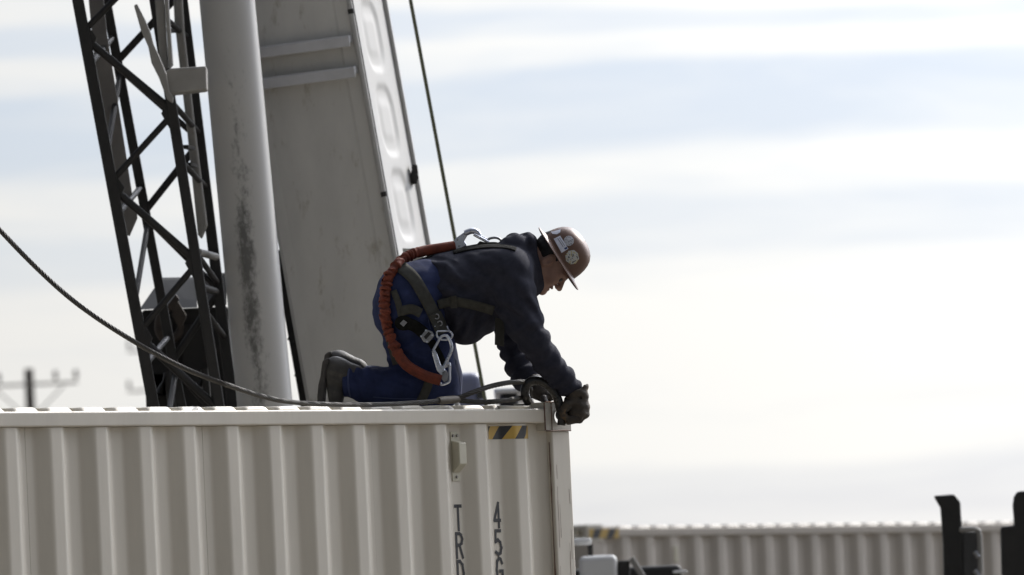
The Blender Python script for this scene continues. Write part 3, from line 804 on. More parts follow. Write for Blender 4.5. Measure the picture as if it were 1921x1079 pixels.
# ------------------------------------------------------------------ implicit surfaces for the worker
def vnoise(P, freq, seed=0):
    q = P * freq + seed * 17.31
    i = np.floor(q).astype(np.int64); f_ = q - i; f_ = f_ * f_ * (3 - 2 * f_)
    def h(ix, iy, iz):
        n_ = (ix * 374761393 + iy * 668265263 + iz * 2147483647 + seed * 1274126177) & 0x7fffffff
        n_ = ((n_ ^ (n_ >> 13)) * 1274126177) & 0x7fffffff
        return ((n_ ^ (n_ >> 16)) & 0xffff) / 65535.0
    r = 0
    for dx in (0, 1):
        for dy in (0, 1):
            for dz in (0, 1):
                w = (f_[..., 0] if dx else 1 - f_[..., 0]) * (f_[..., 1] if dy else 1 - f_[..., 1]) * (f_[..., 2] if dz else 1 - f_[..., 2])
                r = r + w * h(i[..., 0] + dx, i[..., 1] + dy, i[..., 2] + dz)
    return r - .5
def smin(a, b, k):
    h = np.clip(.5 + .5 * (b - a) / k, 0, 1); return b + (a - b) * h - k * h * (1 - h)
def smax(a, b, k): return -smin(-a, -b, k)
def cone(P, a, b, ra, rb):
    a, b = np.array(a), np.array(b); ab = b - a
    t = np.clip(((P - a) @ ab) / max(1e-9, ab @ ab), 0, 1)
    return np.linalg.norm(P - a - t[..., None] * ab, axis=-1) - (ra + (rb - ra) * t)
def ell(P, c, R, axes=None):
    q = P - np.array(c)
    if axes is not None: q = q @ np.array(axes).T
    R = np.array(R); k0 = np.linalg.norm(q / R, axis=-1); k1 = np.linalg.norm(q / (R * R), axis=-1)
    return k0 * (k0 - 1) / np.maximum(k1, 1e-6)
def surface_nets(fn, xs, ys, zs):
    xs, ys, zs = (np.asarray(a, float) for a in (xs, ys, zs))
    G = np.stack(np.meshgrid(xs, ys, zs, indexing='ij'), -1)
    V = fn(G); S = V < 0
    nx, ny, nz_ = V.shape
    acc = np.zeros((nx - 1, ny - 1, nz_ - 1, 3)); cnt = np.zeros((nx - 1, ny - 1, nz_ - 1))
    cs = [(i, j, k) for i in (0, 1) for j in (0, 1) for k in (0, 1)]
    sl = lambda c: (slice(c[0], nx - 1 + c[0]), slice(c[1], ny - 1 + c[1]), slice(c[2], nz_ - 1 + c[2]))
    for a in cs:
        for b in cs:
            if sum(b) - sum(a) == 1 and all(bb >= aa for aa, bb in zip(a, b)):
                sa, sb = sl(a), sl(b); idx = np.nonzero(S[sa] != S[sb])
                if len(idx[0]) == 0: continue
                va, vb = V[sa][idx], V[sb][idx]; t = (va / (va - vb))[:, None]
                acc[idx] += G[sa][idx] * (1 - t) + G[sb][idx] * t; cnt[idx] += 1
    act = cnt > 0; ids = -np.ones(act.shape, int); ids[act] = np.arange(act.sum())
    verts = acc[act] / cnt[act][:, None]
    faces = []
    for ax in range(3):
        o1, o2 = [(1, 2), (2, 0), (0, 1)][ax]
        s0 = [slice(None)] * 3; s1 = [slice(None)] * 3; s0[ax] = slice(0, -1); s1[ax] = slice(1, None)
        A, B = S[tuple(s0)], S[tuple(s1)]
        i, j, k = np.nonzero(A != B); E = [i, j, k]
        ok = (E[o1] > 0) & (E[o2] > 0) & (E[o1] < act.shape[o1]) & (E[o2] < act.shape[o2])
        E = [e[ok] for e in E]
        def cell(d1, d2):
            q = [e.copy() for e in E]; q[o1] -= d1; q[o2] -= d2; return ids[q[0], q[1], q[2]]
        quad = np.stack([cell(1, 1), cell(0, 1), cell(0, 0), cell(1, 0)], 1)
        flip = ~A[E[0], E[1], E[2]]
        quad[flip] = quad[flip][:, ::-1]
        quad = quad[(quad >= 0).all(1)]
        faces.append(quad)
    return verts, np.concatenate(faces)
def relax(v, f_, it=2, lam=.5):
    n_ = len(v)
    for _ in range(it):
        s_ = np.zeros_like(v); c_ = np.zeros(n_)
        for a in range(4):
            b = (a + 1) % 4
            np.add.at(s_, f_[:, a], v[f_[:, b]]); np.add.at(c_, f_[:, a], 1)
            np.add.at(s_, f_[:, b], v[f_[:, a]]); np.add.at(c_, f_[:, b], 1)
        v = v + lam * (s_ / np.maximum(c_, 1)[:, None] - v)
    return v
BODY_POLYS = []
def implicit(name, fn, lo, hi, h, mt, parent, rel=1, axes=None, collide=False):
    xs, ys, zs = axes if axes else [np.arange(lo[i], hi[i] + h, h) for i in range(3)]
    v, f_ = surface_nets(fn, xs, ys, zs)
    v = relax(v, f_, rel)
    me = bpy.data.meshes.new(name); me.from_pydata(v.tolist(), [], f_.tolist())
    me.polygons.foreach_set('use_smooth', [True] * len(me.polygons)); me.materials.append(mt); me.update()
    if collide: BODY_POLYS.append((v, f_))
    return link(name, me, parent)

PXM = 448.0
def YW(px): return 37.96 + (px - 1071) / PXM * .15
def W(px, py, dy=0.0): return np.array(at(px, py, YW(px) + dy))
wroot_p = W(800, 765, 0)
worker = thing('person', (float(wroot_p[0]), float(wroot_p[1]), 2.905), 'kneeling worker in navy hoodie and jeans leaning over the container end', 'person')

# garment skeletons: (px, py, depth, radius)
def chain(P, pts, k=.03, d=None, lat=1.0):
    for a, b in zip(pts, pts[1:]):
        q = cone(P, W(*a[:3]), W(*b[:3]), a[3], b[3]); d = q if d is None else smin(d, q, k)
    return d
LEG_N = dict(thigh=[(772, 572, -.11, .125), (800, 650, -.12, .106), (822, 712, -.13, .088)], ham=[(752, 590, -.10, .112), (772, 660, -.115, .098), (800, 715, -.13, .088)],
             shank=[(826, 733, -.13, .080), (790, 733, -.13, .086), (735, 731, -.13, .083), (690, 724, -.125, .073), (652, 715, -.12, .068)])
def shift(L_, dx, dy, dd): return [(a + dx, b + dy, c + dd, r) for a, b, c, r in L_]
LEG_F = {k_: shift(v_, 6, -3, .25) for k_, v_ in LEG_N.items()}
def jeans_base(P, g=0.0):
    d = cone(P, W(766, 553, -.09), W(766, 553, .09), .135, .135)
    d = smin(d, cone(P, W(752, 578, -.10), W(752, 578, .10), .112, .112), .03)
    d = smin(d, cone(P, W(800, 545, -.06), W(800, 545, .06), .13, .13), .03)
    for Lg_ in (LEG_N, LEG_F):
        e = chain(P, Lg_['thigh'], .03); e = chain(P, Lg_['ham'], .03, e); e = chain(P, Lg_['shank'], .018, e)
        d = smin(d, e, .03)
    return d - g
def folds(P, origin, direc, freq, amp, seed, warp=.04):
    n_ = vnoise(P, 9, seed) * warp + vnoise(P, 22, seed + 1) * warp * .35
    s_ = (P - np.array(origin)) @ np.array(direc) + n_
    w = np.sin(s_ * freq)
    return amp * (np.abs(w) ** .7 * np.sign(w))
def gauss(P, c, r): return np.exp(-np.sum((P - np.array(c)) ** 2, -1) / (r * r))
def jeans(P):
    d = jeans_base(P)
    d = d + .010 * vnoise(P, 11, 3) + .006 * vnoise(P, 26, 4)
    c = W(665, 715, -.12); d = d + folds(P, c, (1, 0, .25), 150, .0085, 5, .05) * gauss(P, c, .085)
    c = W(755, 700, -.13); d = d + folds(P, c, (.55, 0, .8), 130, .0075, 6, .05) * gauss(P, c, .11)
    c = W(790, 600, -.2); d = d + folds(P, c, (-.45, 0, .9), 95, .0065, 7, .06) * gauss(P, c, .14)
    c = W(735, 640, -.15); d = d + folds(P, c, (.2, 0, 1), 110, .0068, 8, .05) * gauss(P, c, .1)
    # trouser cuffs end flat
    for L_ in (LEG_N, LEG_F):
        e = W(*L_['shank'][-1][:3]); x = P[..., 0] - (e[0] - .022)
        d = np.where(np.linalg.norm(P - e, axis=-1) < .16, smax(d, -x - .006 * vnoise(P, 20, 9), .006), d)
    return d
lo, hi = W(620, 800, -.33), W(880, 470, .36)
lo, hi = np.minimum(lo, hi) - .02, np.maximum(lo, hi) + .02
lo[1], hi[1] = 37.35, 38.35
O_JEANS = implicit('jeans', jeans, lo, hi, .0075, M_JEANS, worker, 1, collide=True)

TORSO = [(800, 543, 0, .125), (850, 546, 0, .160), (905, 535, 0, .163), (955, 518, 0, .142)]
ARM_N = [(955, 512, -.17, .098), (967, 560, -.20, .087), (984, 610, -.20, .074), (1005, 646, -.19, .061), (1029, 682, -.160, .056), (1057, 714, -.130, .050), (1077, 732, -.115, .043)]
ARM_F = [(952, 525, .17, .096), (953, 590, .20, .078), (962, 650, .18, .060), (976, 690, .13, .055), (990, 714, .09, .050), (1006, 732, .05, .042)]
def lateral(P, s_):
    q = P.copy(); yc = YW(900); q[..., 1] = yc + (P[..., 1] - yc) * s_; return q
def hoodie_base(P):
    q = lateral(P, .80)
    d = chain(q, TORSO, .04)
    d = smin(d, ell(P, W(873, 592, 0), (.105, .17, .125)), .035)
    d = smin(d, ell(P, W(912, 592, 0), (.055, .13, .075)), .025)
    d = smin(d, cone(P, W(952, 512, -.13), W(950, 518, .13), .105, .105), .05)
    a = chain(P, ARM_N, .03); d = smin(d, a, .03)
    a = chain(P, ARM_F, .03); d = smin(d, a, .03)
    # hood lying on the upper back and the collar round the neck
    d = smin(d, ell(P, W(970, 460, 0), (.064, .12, .050)), .022)
    d = smin(d, ell(P, W(994, 456, 0), (.034, .10, .046)), .014)
    cn = W(996, 496, 0); ax = np.array((.97, 0, .24)); q = P - cn; t = q @ ax; r = q - t[..., None] * ax
    rad = np.sqrt((r[..., 1] / .88) ** 2 + (r @ np.array((-.24, 0, .97)) / 1.06) ** 2)
    d = smin(d, np.sqrt((rad - .096) ** 2 + (t * .75) ** 2) - .023, .018)
    return d
def hoodie(P):
    d = hoodie_base(P)
    d = d + .010 * vnoise(P, 9, 13) + .006 * vnoise(P, 24, 14)
    # gathered sleeve
    for L_, sd in ((ARM_N, 20), (ARM_F, 30)):
        for i in (2, 3, 4, 5)[:len(L_) - 2]:
            c = W(*L_[i][:3]); nx_ = W(*L_[min(i + 1, len(L_) - 1)][:3]) - W(*L_[i - 1][:3]); nx_ = nx_ / np.linalg.norm(nx_)
            d = d + folds(P, c, nx_, 92, .0110, sd + i, .06) * gauss(P, c, .075)
        c = W(*L_[-1][:3]); d = d + folds(P, c, nx_, 190, .0035, sd + 7, .03) * gauss(P, c, .05)
    c = W(972, 570, -.25); d = d + folds(P, c, (.75, 0, .65), 85, .0085, 41, .08) * gauss(P, c, .11)
    c = W(860, 540, -.2); d = d + folds(P, c, (.45, 0, .9), 80, .0095, 42, .08) * gauss(P, c, .13)
    c = W(820, 520, -.15); d = d + folds(P, c, (.5, 0, .86), 100, .0085, 44, .06) * gauss(P, c, .1)
    c = W(885, 610, -.15); d = d + folds(P, c, (.9, 0, -.35), 90, .009, 43, .06) * gauss(P, c, .1)
    c = W(975, 460, 0); d = d + folds(P, c, (.9, .2, .3), 110, .007, 46, .04) * gauss(P, c, .09)
    # neck hole
    cn = W(1003, 495, 0); e = W(1040, 488, 0)
    d = smax(d, -cone(P, cn, e, .066, .085), .008)
    # hem: cut across the waist from the small of the back to below the belly
    h0 = W(801, 500, 0); nrm = np.array((.78, 0, .62))
    return smax(d, -((P - h0) @ nrm) - .135 - .012 * vnoise(P, 8, 48), .012)
lo, hi = W(740, 770, 0), W(1110, 400, 0)
lo, hi = np.minimum(lo, hi), np.maximum(lo, hi)
lo[1], hi[1] = 37.55, 38.32
O_HOOD = implicit('hoodie', hoodie, lo, hi, .0068, M_HOODIE, worker, 1, collide=True)

# head frame
HO = W(1030, 492, 0)
_f = W(1030 + 53, 492 + 85, 0) - HO; HF = _f / np.linalg.norm(_f)
HF[1] = 0; HF /= np.linalg.norm(HF)
HL = np.array((0, 1.0, 0)); HU = np.cross(HL, HF); HU /= np.linalg.norm(HU)
if HU[2] < 0: HU = -HU
HAX = np.stack([HF, HU, HL])
def HP(f_, h, l=0): return HO + HF * f_ + HU * h + HL * l
def head_sdf(P):
    q = (P - HO) @ HAX.T
    E = lambda c, R: ell(q, c, R)
    C = lambda a, b, ra, rb: cone(q, a, b, ra, rb)
    d = E((-.006, .052, 0), (.100, .098, .078))
    d = smin(d, E((.034, -.022, 0), (.061, .086, .064)), .025)
    for s_ in (-1, 1):
        d = smin(d, C((.006, -.050, s_ * .050), (.078, -.082, s_ * .012), .024, .018), .02)
        d = smin(d, C((.086, .022, s_ * .014), (.070, .020, s_ * .050), .016, .014), .012)
        d = smin(d, E((.062, -.020, s_ * .040), (.032, .030, .024)), .015)
        d = smax(d, -E((.104, .000, s_ * .032), (.018, .013, .020)), .010)
    d = smin(d, E((.086, -.088, 0), (.019, .018, .022)), .014)
    d = smin(d, C((.090, .018, 0), (.116, -.022, 0), .009, .0125), .008)
    for s_ in (-1, 1): d = smin(d, E((.106, -.027, s_ * .013), (.012, .009, .009)), .006)
    d = smin(d, E((.094, -.048, 0), (.011, .007, .024)), .006)
    d = smin(d, E((.089, -.063, 0), (.012, .008, .021)), .006)
    d = smax(d, -E((.103, -.0555, 0), (.010, .0022, .022)), .004)
    for s_ in (-1, 1):
        e = E((-.006, -.004, s_ * .076), (.020, .034, .010)); e = smax(e, -E((-.002, .002, s_ * .087), (.011, .020, .009)), .005)
        e = smin(e, E((.006, -.004, s_ * .077), (.005, .008, .007)), .004)
        d = smin(d, e, .008)
    d = smin(d, C((-.030, -.035, 0), (-.075, -.075, 0), .058, .064), .03)
    return d
def body_sdf(P):
    d = head_sdf(P)
    nk = cone(P, HP(-.03, -.04), W(975, 500, 0), .055, .07); d = smin(d, nk, .025)
    q = lateral(P, .85)
    d = smin(d, chain(q, [(a, b, c, r - .045) for a, b, c, r in TORSO]), .03)
    for L_ in (ARM_N, ARM_F): d = smin(d, chain(P, [(a, b, c, max(.026, r - .028)) for a, b, c, r in L_], .02), .02)
    d = smin(d, cone(P, W(766, 555, -.09), W(766, 555, .09), .10, .10), .04)
    for L_ in (LEG_N, LEG_F): d = smin(d, chain(P, [(a, b, c, r - .03) for a, b, c, r in L_['thigh'] + L_['shank']], .02), .03)
    return d
def graded(lo_, hi_, fl, fh, hc, hf):
    return np.concatenate([np.arange(lo_, fl, hc), np.arange(fl, fh, hf), np.arange(fh, hi_ + hc, hc)])
hb = [HP(f_, h, l) for f_ in (-.13, .14) for h in (-.12, .16) for l in (-.10, .10)]
hlo, hhi = np.min(hb, 0), np.max(hb, 0)
blo, bhi = W(630, 790, 0), W(1110, 420, 0)
axs = (graded(blo[0], hhi[0] + .0, hlo[0], hhi[0], .012, .0031), graded(37.55, 38.3, hlo[1], hhi[1], .012, .0034), graded(blo[2], hhi[2] + .0, hlo[2], hhi[2], .012, .0031))
O_BODY = implicit('body', body_sdf, None, None, None, M_SKIN, worker, 1, axes=axs)
for s_ in (-1, 1):
    m = MB(); c = HP(.086, .001, s_ * .032); ring = []
    bm = bmesh.new(); bmesh.ops.create_uvsphere(bm, u_segments=14, v_segments=10, radius=.0115)
    me = bpy.data.meshes.new('eye'); bm.to_mesh(me); bm.free(); me.materials.append(mat('eye', (.07, .06, .055), .3)); e = link('eye', me, worker)
    e.matrix_basis = Matrix.Translation(Vector(c)); e.parent = O_BODY; e.matrix_parent_inverse = Matrix.Identity(4) if False else parent_world(O_BODY).inverted()
def hair_sdf(P):
    q = (P - HO) @ HAX.T
    d = ell(q, (-.012, .046, 0), (.103, .098, .082)) + .004 * vnoise(P, 60, 3)
    d = smax(d, (q[..., 0] - (.012 + .25 * (q[..., 1] - .0))) , .008)
    d = smax(d, -q[..., 1] - .030, .012)
    ear = ell(q, (-.004, -.004, -.08), (.024, .038, .02)); ear2 = ell(q, (-.004, -.004, .08), (.024, .038, .02))
    return smax(d, -np.minimum(ear, ear2), .005)
implicit('hair', hair_sdf, hlo, hhi, .0042, M_HAIR, worker, 1)

# hard hat: full brim, ridged dome
def hat_pts():
    m = MB(); nseg = 72
    # profile: (radius factor along f, height) ; brim turned slightly down at the rim
    prof = [(1.0, .0, .000, .034), (1.0, .0, .0015, .036), (1.0, .0, .004, .033), (1.0, .0, .006, .012), (1.0, .0, .012, .0), (.995, .0, .022, 0), (.975, 0, .042, 0), (.93, 0, .064, 0), (.86, 0, .084, 0), (.75, 0, .102, 0), (.60, 0, .116, 0), (.42, 0, .125, 0), (.22, 0, .1295, 0), (.0, 0, .131, 0)]
    rf, rl = .112, .094
    vs_ = []
    for k_, _, h, ex in prof:
        for i in range(nseg):
            a = 2 * math.pi * i / nseg
            fr = 1.25 if math.cos(a) > 0 else 1.0
            e = ex * (1 + .35 * max(0, math.cos(a)) ** 3)
            rr_f, rr_l = rf * k_ + e, rl * k_ + e * .9
            ff, ll = math.cos(a) * rr_f, math.sin(a) * rr_l
            rid = .004 * max(0, 1 - abs(ll) / .018) * (1 if h > .03 else 0)
            hh = h + rid - (.010 * max(0, (ex - .005) / .03)) * (abs(math.sin(a)) * .6)
            vs_.append(HP(ff + .002, hh + .040, ll))
    fs_ = []
    for j in range(len(prof) - 1):
        for i in range(nseg):
            i2 = (i + 1) % nseg; fs_.append((j * nseg + i, j * nseg + i2, (j + 1) * nseg + i2, (j + 1) * nseg + i))
    m.add([Vector(v) for v in vs_], fs_)
    return m
hm = hat_pts()
HAT_BVH = BVHTree.FromPolygons([Vector(v) for v in hm.v], hm.f)
hat = hm.build('hard_hat', M_HAT, worker, smooth=True, solid=.0028)
hat['label'] = 'brown full brim hard hat covered with round stickers'
def cast(bvh, px, py, off):
    d = ray(px, py).normalized(); h = bvh.ray_cast(CAMP, d)
    if h[0] is None: return None
    nrm = h[1] if h[1].dot(d) < 0 else -h[1]
    return h[0] + nrm * off, nrm, h[0]
def decal(poly, mt, name, parent, bvh, off=.0028, rings=5):
    c = np.mean(np.array(poly), 0); n_ = len(poly); P = []
    for r in range(rings + 1):
        for p in poly:
            q = c + (np.array(p) - c) * (r / rings); P.append(q)
    pts = []
    for q in P:
        h = cast(bvh, q[0], q[1], off)
        if h is None: return
        pts.append(h[0])
    fs_ = [(r * n_ + i, r * n_ + (i + 1) % n_, (r + 1) * n_ + (i + 1) % n_, (r + 1) * n_ + i) for r in range(rings) for i in range(n_)]
    m = MB(); m.add(pts, fs_); o = m.build(name, mt, parent, smooth=True); return o
def ngon(cx, cy, r, n_, ph=0, sq=1.0): return [(cx + r * math.cos(2 * math.pi * i / n_ + ph), cy + r * sq * math.sin(2 * math.pi * i / n_ + ph)) for i in range(n_)]
decal(ngon(1067, 452.5, 9.3, 20), M_STICK_RND, 'sticker', hat, HAT_BVH)
decal(ngon(1073, 482.5, 13, 8, .25, 1.05), M_STICK_OCT, 'sticker', hat, HAT_BVH)
def densify(poly, n_=5): return [tuple(np.array(a) + (np.array(b) - np.array(a)) * t / n_) for a, b in zip(poly, poly[1:] + poly[:1]) for t in range(n_)]
decal(densify([(1039, 449), (1051, 443), (1066, 467), (1053.5, 475)]), M_STICK, 'sticker', hat, HAT_BVH, off=.0036)
decal(densify([(1034, 436), (1052, 431.5), (1051, 437), (1045, 440.5), (1037, 440)], 3), M_STICK, 'sticker', hat, HAT_BVH)
decal([(1058, 466), (1063, 463.5), (1064.5, 466.5), (1060, 469)], mat('blue print', (.03, .05, .16), .5), 'sticker_print', hat, HAT_BVH, off=.0044, rings=2)
for k_ in range(2):
    decal(densify([(1046 + 3 * k_, 448.5 - 1.4 * k_), (1047 + 3 * k_, 448 - 1.4 * k_), (1057 + 3 * k_, 463.5 - 1.4 * k_), (1056 + 3 * k_, 464 - 1.4 * k_)], 3), mat('grey print', (.25, .25, .28), .5), 'sticker_print', hat, HAT_BVH, off=.0044, rings=2)

# boots
def boot(dx, dyp, dd):
    def fn(P):
        w = lambda a, b, c=0: W(a + dx, b + dyp, c + dd)
        d = cone(P, w(662, 708), w(632, 700), .056, .058)
        d = smin(d, cone(P, w(630, 694), w(622, 745), .052, .047), .03)
        d = smin(d, cone(P, w(622, 745), w(619, 770), .047, .040), .02)
        d = d + .004 * vnoise(P, 30, 5) + folds(P, w(634, 715), (.5, 0, .86), 170, .0028, 61, .03) * gauss(P, w(636, 715, -.04), .05)
        d = smax(d, w(609, 700)[0] - P[..., 0] - .10 * (P[..., 2] - w(613, 700)[2]), .01)
        d = smax(d, 2.909 - P[..., 2], .006)
        return d
    lo_, hi_ = W(590 + dx, 800 + dyp, dd), W(700 + dx, 640 + dyp, dd)
    lo_, hi_ = np.minimum(lo_, hi_), np.maximum(lo_, hi_); lo_[1] -= .1; hi_[1] += .1
    b = implicit('boot', fn, lo_, hi_, .005, M_BOOT, worker, 1)
    m = MB()
    w = lambda a, b_, c=0: Vector(W(a + dx, b_ + dyp, c + dd))
    out = [(619, 671), (612, 672), (605, 677), (603, 690), (601, 706), (597, 722), (595, 745), (596, 772), (606, 773), (608, 745), (610, 715), (613, 690)]
    zmin = 2.9085
    pr = [w(*p, -.046) for p in out]; 
    for p in pr: p.z = max(p.z, zmin)
    m.prism(pr, (0, .092, 0)); s_ = m.build('sole', M_SOLE, b, bevel=.008, segs=3)
    for i in range(0):
        y0 = 708 + i * 14; m = MB()
        a = w(598 - i * .6, y0, -.04); m.box((a.x - .010, a.y, a.z - .008), (a.x, a.y + .08, a.z + .008)); m.build('lug', M_SOLE, b)
    return b
boot(0, 0, -.12)
boot(4, -12, .13)

# gloves
def glove(name, fn, c, r, mt):
    return implicit(name, fn, np.array(c) - r, np.array(c) + r, .0034, mt, worker, 1)
def glove_near(P):
    d = cone(P, W(1081, 744, -.115), W(1084, 770, -.115), .042, .045)
    d = smin(d, cone(P, W(1088, 752, -.09), W(1091, 774, -.085), .026, .026), .02)
    for i, (dd, s_) in enumerate(((-.150, 0), (-.127, 3), (-.104, 3), (-.082, 0))):
        pts = [(1092 + s_ * .4, 770, dd, .0145), (1087 + s_ * .6, 786 + s_ * .6, dd, .0135), (1067, 788 + s_ * .5, dd, .0128), (1056 + s_, 781 + s_ * .5, dd, .0115)]
        d = smin(d, chain(P, pts, .006), .007)
    d = smin(d, chain(P, [(1076, 752, -.145, .016), (1063, 760, -.162, .0145), (1054, 770, -.160, .0125)], .006), .01)
    cf = cone(P, W(1076, 720, -.115), W(1085, 770, -.112), .060, .048)
    axc = W(1084, 729, -.113) - W(1081, 760, -.114); axc = axc / np.linalg.norm(axc)
    tl = np.array((-.48, 0, .877)); cf = smax(cf, (P - W(1083, 734, -.113)) @ tl - .004, .003)
    cf = smax(cf, -cone(P, W(1071, 702, -.115), W(1081, 748, -.114), .058, .046), .003)
    d = smin(d, cf, .010)
    d = d + folds(P, W(1083, 755, -.16), (.1, 0, 1), 150, .0022, 77, .04)
    return d + .0035 * vnoise(P, 45, 71) + .004 * vnoise(P, 24, 72)
glove('glove', glove_near, W(1080, 757, -.115), .115, M_GLOVE)
def glove_far(P):
    d = cone(P, W(1012, 732, .05), W(1024, 742, .05), .036, .033)
    for dd, s_ in ((.005, 0), (0.025, 2), (.045, 2), (.064, 0)):
        d = smin(d, chain(P, [(1030, 742 + s_, dd, .0145), (1045 + s_, 747, dd - .01, .0135), (1048 + s_, 758, dd - .02, .0125), (1040, 764, dd - .02, .0115)], .006), .007)
    d = smin(d, chain(P, [(1020, 748, -.01, .016), (1024, 757, -.03, .0145), (1030, 764, -.035, .0125)], .006), .01)
    d = smin(d, cone(P, W(1004, 722, .06), W(1012, 733, .04), .046, .042), .01)
    return d + .0035 * vnoise(P, 45, 73) + .003 * vnoise(P, 24, 74)
glove('glove', glove_far, W(1024, 744, .02), .115, M_GLOVE2)

# ------------------------------------------------------------------ harness
vv = []; ff = []; o_ = 0
for v, f_ in BODY_POLYS:
    vv += [Vector(p) for p in v]; ff += [tuple(int(i) + o_ for i in q) for q in f_]; o_ += len(v)
BODY = BVHTree.FromPolygons(vv, ff)
def strap(path, wpx, name, mt, parent, off=.006, fall=0.0, n_=10, across=4, th=.003, wts=None):
    """webbing laid on the clothes along a line seen in the photograph"""
    pts = spline(path, n_)
    rows = []; last = None
    for i, p in enumerate(pts):
        a = pts[max(0, i - 1)]; b = pts[min(len(pts) - 1, i + 1)]; t = np.array(b[:2]) - np.array(a[:2]); t /= np.linalg.norm(t)
        nn = np.array((-t[1], t[0])); row = []
        for k_ in range(across + 1):
            q = np.array(p[:2]) + nn * wpx * (k_ / across - .5)
            h = BODY.ray_cast(CAMP, ray(*q).normalized())
            row.append((q, h[0].y if h[0] is not None else None))
        ys_ = [y for _, y in row if y is not None]
        last = (sum(ys_) / len(ys_)) if ys_ else (last if last is not None else YW(p[0]) + fall)
        rows.append([(q, y if y is not None else last) for q, y in row])
    D = np.array([[y for _, y in r] for r in rows])
    for _ in range(4):
        E_ = D.copy(); E_[1:-1] = (D[:-2] + 2 * D[1:-1] + D[2:]) / 4; D = np.minimum(E_, D + .004)
    for _ in range(2):
        D[:, 1:-1] = (D[:, :-2] + D[:, 1:-1] * 2 + D[:, 2:]) / 4
    m = MB(); ac = across + 1
    for i, r in enumerate(rows):
        for k_, (q, _) in enumerate(r): m.v.append(tuple(at(q[0], q[1], D[i, k_] - off)))
    m.f = [(i * ac + k_, i * ac + k_ + 1, (i + 1) * ac + k_ + 1, (i + 1) * ac + k_) for i in range(len(rows) - 1) for k_ in range(across)]
    return m.build(name, mt, parent, smooth=True, solid=th)
def surf(px, py, off, fall=-.2):
    h = BODY.ray_cast(CAMP, ray(px, py).normalized())
    return at(px, py, (h[0].y if h[0] is not None else YW(px) + fall) - off)
har = strap([(752, 500), (776, 522), (800, 562), (818, 598)], 23, 'harness', M_WEB, worker, off=.012)
har['label'] = 'grey webbing safety harness with steel rings'
strap([(822, 572), (850, 566), (890, 573), (926, 583)], 17, 'waist_strap', M_WEB, har, off=.008)
strap([(849, 556), (851, 566), (852, 578)], 13, 'strap_keeper', M_WEB, har, off=.014)
strap([(738, 545), (746, 565), (752, 590), (756, 604)], 12, 'leg_strap', M_WEB, har, off=.009)
strap([(752, 584), (772, 580), (790, 588)], 18, 'leg_strap', M_WEB, har, off=.012)
strap([(757, 604), (778, 612), (796, 626)], 22, 'leg_strap', M_WEBD, har, off=.014)
strap([(808, 640), (822, 664), (834, 690)], 15, 'leg_strap', M_WEBD, har, off=.008)
strap([(806, 708), (801, 728), (789, 754)], 17, 'leg_strap', M_WEB, har, off=.008)
strap([(722, 612), (733, 648), (743, 684)], 12, 'leg_strap', M_WEB, har, off=.006)
strap([(796, 560), (806, 610), (816, 660), (826, 712)], 1.6, 'side_seam', mat('denim seam', (.045, .058, .13), .9), O_JEANS, off=.0015, th=.0015)
strap([(700, 745), (740, 748), (790, 748)], 1.5, 'side_seam', MATS['denim seam'], O_JEANS, off=.0015, th=.0015)
strap([(712, 552), (716, 575), (720, 598)], 17, 'back_pocket', M_JEANS, O_JEANS, off=.003, th=.002)
strap([(656, 684), (653, 705), (654, 728), (657, 744)], 3.0, 'cuff_hem', MATS['denim seam'], O_JEANS, off=.002, th=.002)
# strap tongue with grommets
tg = strap([(815, 588), (823, 606), (831, 626)], 25, 'strap_tongue', M_WEB, har, off=.022)
def ring(px, py, rpx, r, mt, name, par, off, n_=18, sq=1.0, rot=0.0):
    pts = []
    c0_ = surf(px, py, off)
    for i in range(n_):
        a = 2 * math.pi * i / n_; x, y = rpx * math.cos(a), rpx * sq * math.sin(a)
        pts.append(at(px + x * math.cos(rot) - y * math.sin(rot), py + x * math.sin(rot) + y * math.cos(rot), c0_.y))
    m = MB(); m.tube(pts, r, 8, closed=True); return m.build(name, mt, par, smooth=True)
ring(819, 594, 4.4, .0026, M_DSTEEL, 'grommet', tg, .026); ring(825, 607, 4.4, .0026, M_DSTEEL, 'grommet', tg, .026)
# hip ring plate
Yd = surf(832, 632, .036).y
m = MB(); m.tube([at(x, y, Yd) for x, y in ((815, 612), (819, 622), (842, 621), (838, 612))], .0042, 8); m.build('buckle_bar', M_STEEL, har, smooth=True)
m = MB(); m.tube([at(x, y, Yd - .004) for x, y in spline([(819, 622), (820, 631), (828, 637), (840, 637), (848, 632), (847, 625), (842, 621)], 5)], .0046, 8); m.build('hip_ring', M_STEEL, har, smooth=True)
# round hip pad and quick buckle
def disc(px, py, rx, ry, off, th, mt, name, par, n_=20):
    c0_ = surf(px, py, off); m = MB()
    m.prism([at(px + rx * math.cos(2 * math.pi * i / n_), py + ry * math.sin(2 * math.pi * i / n_), c0_.y) for i in range(n_)], (0, th, 0)); return m.build(name, mt, par, bevel=.004, segs=2)
pad = disc(757, 606, 17, 14, .024, .02, M_WEBD, 'hip_pad', har)
m = MB(); m.prism([at(x, y, surf(757, 606, .026).y) for x, y in ((750, 607), (757, 600), (764, 605), (757, 613))], (0, .006, 0)); m.build('pad_label', M_DSTEEL, har)
yb = surf(802, 632, .03).y
bk = MB(); bk.prism([at(x, y, yb) for x, y in ((789, 631), (799, 618), (811, 622), (815, 630), (803, 644), (794, 641))], (0, .014, 0)); bko = bk.build('quick_buckle', M_DSTEEL, har, bevel=.003)
m = MB(); m.prism([at(x, y, yb - .006) for x, y in ((795, 632), (804, 622), (809, 626), (799, 637))], (0, .01, 0)); m.build('buckle_slot', M_BLACK, har)
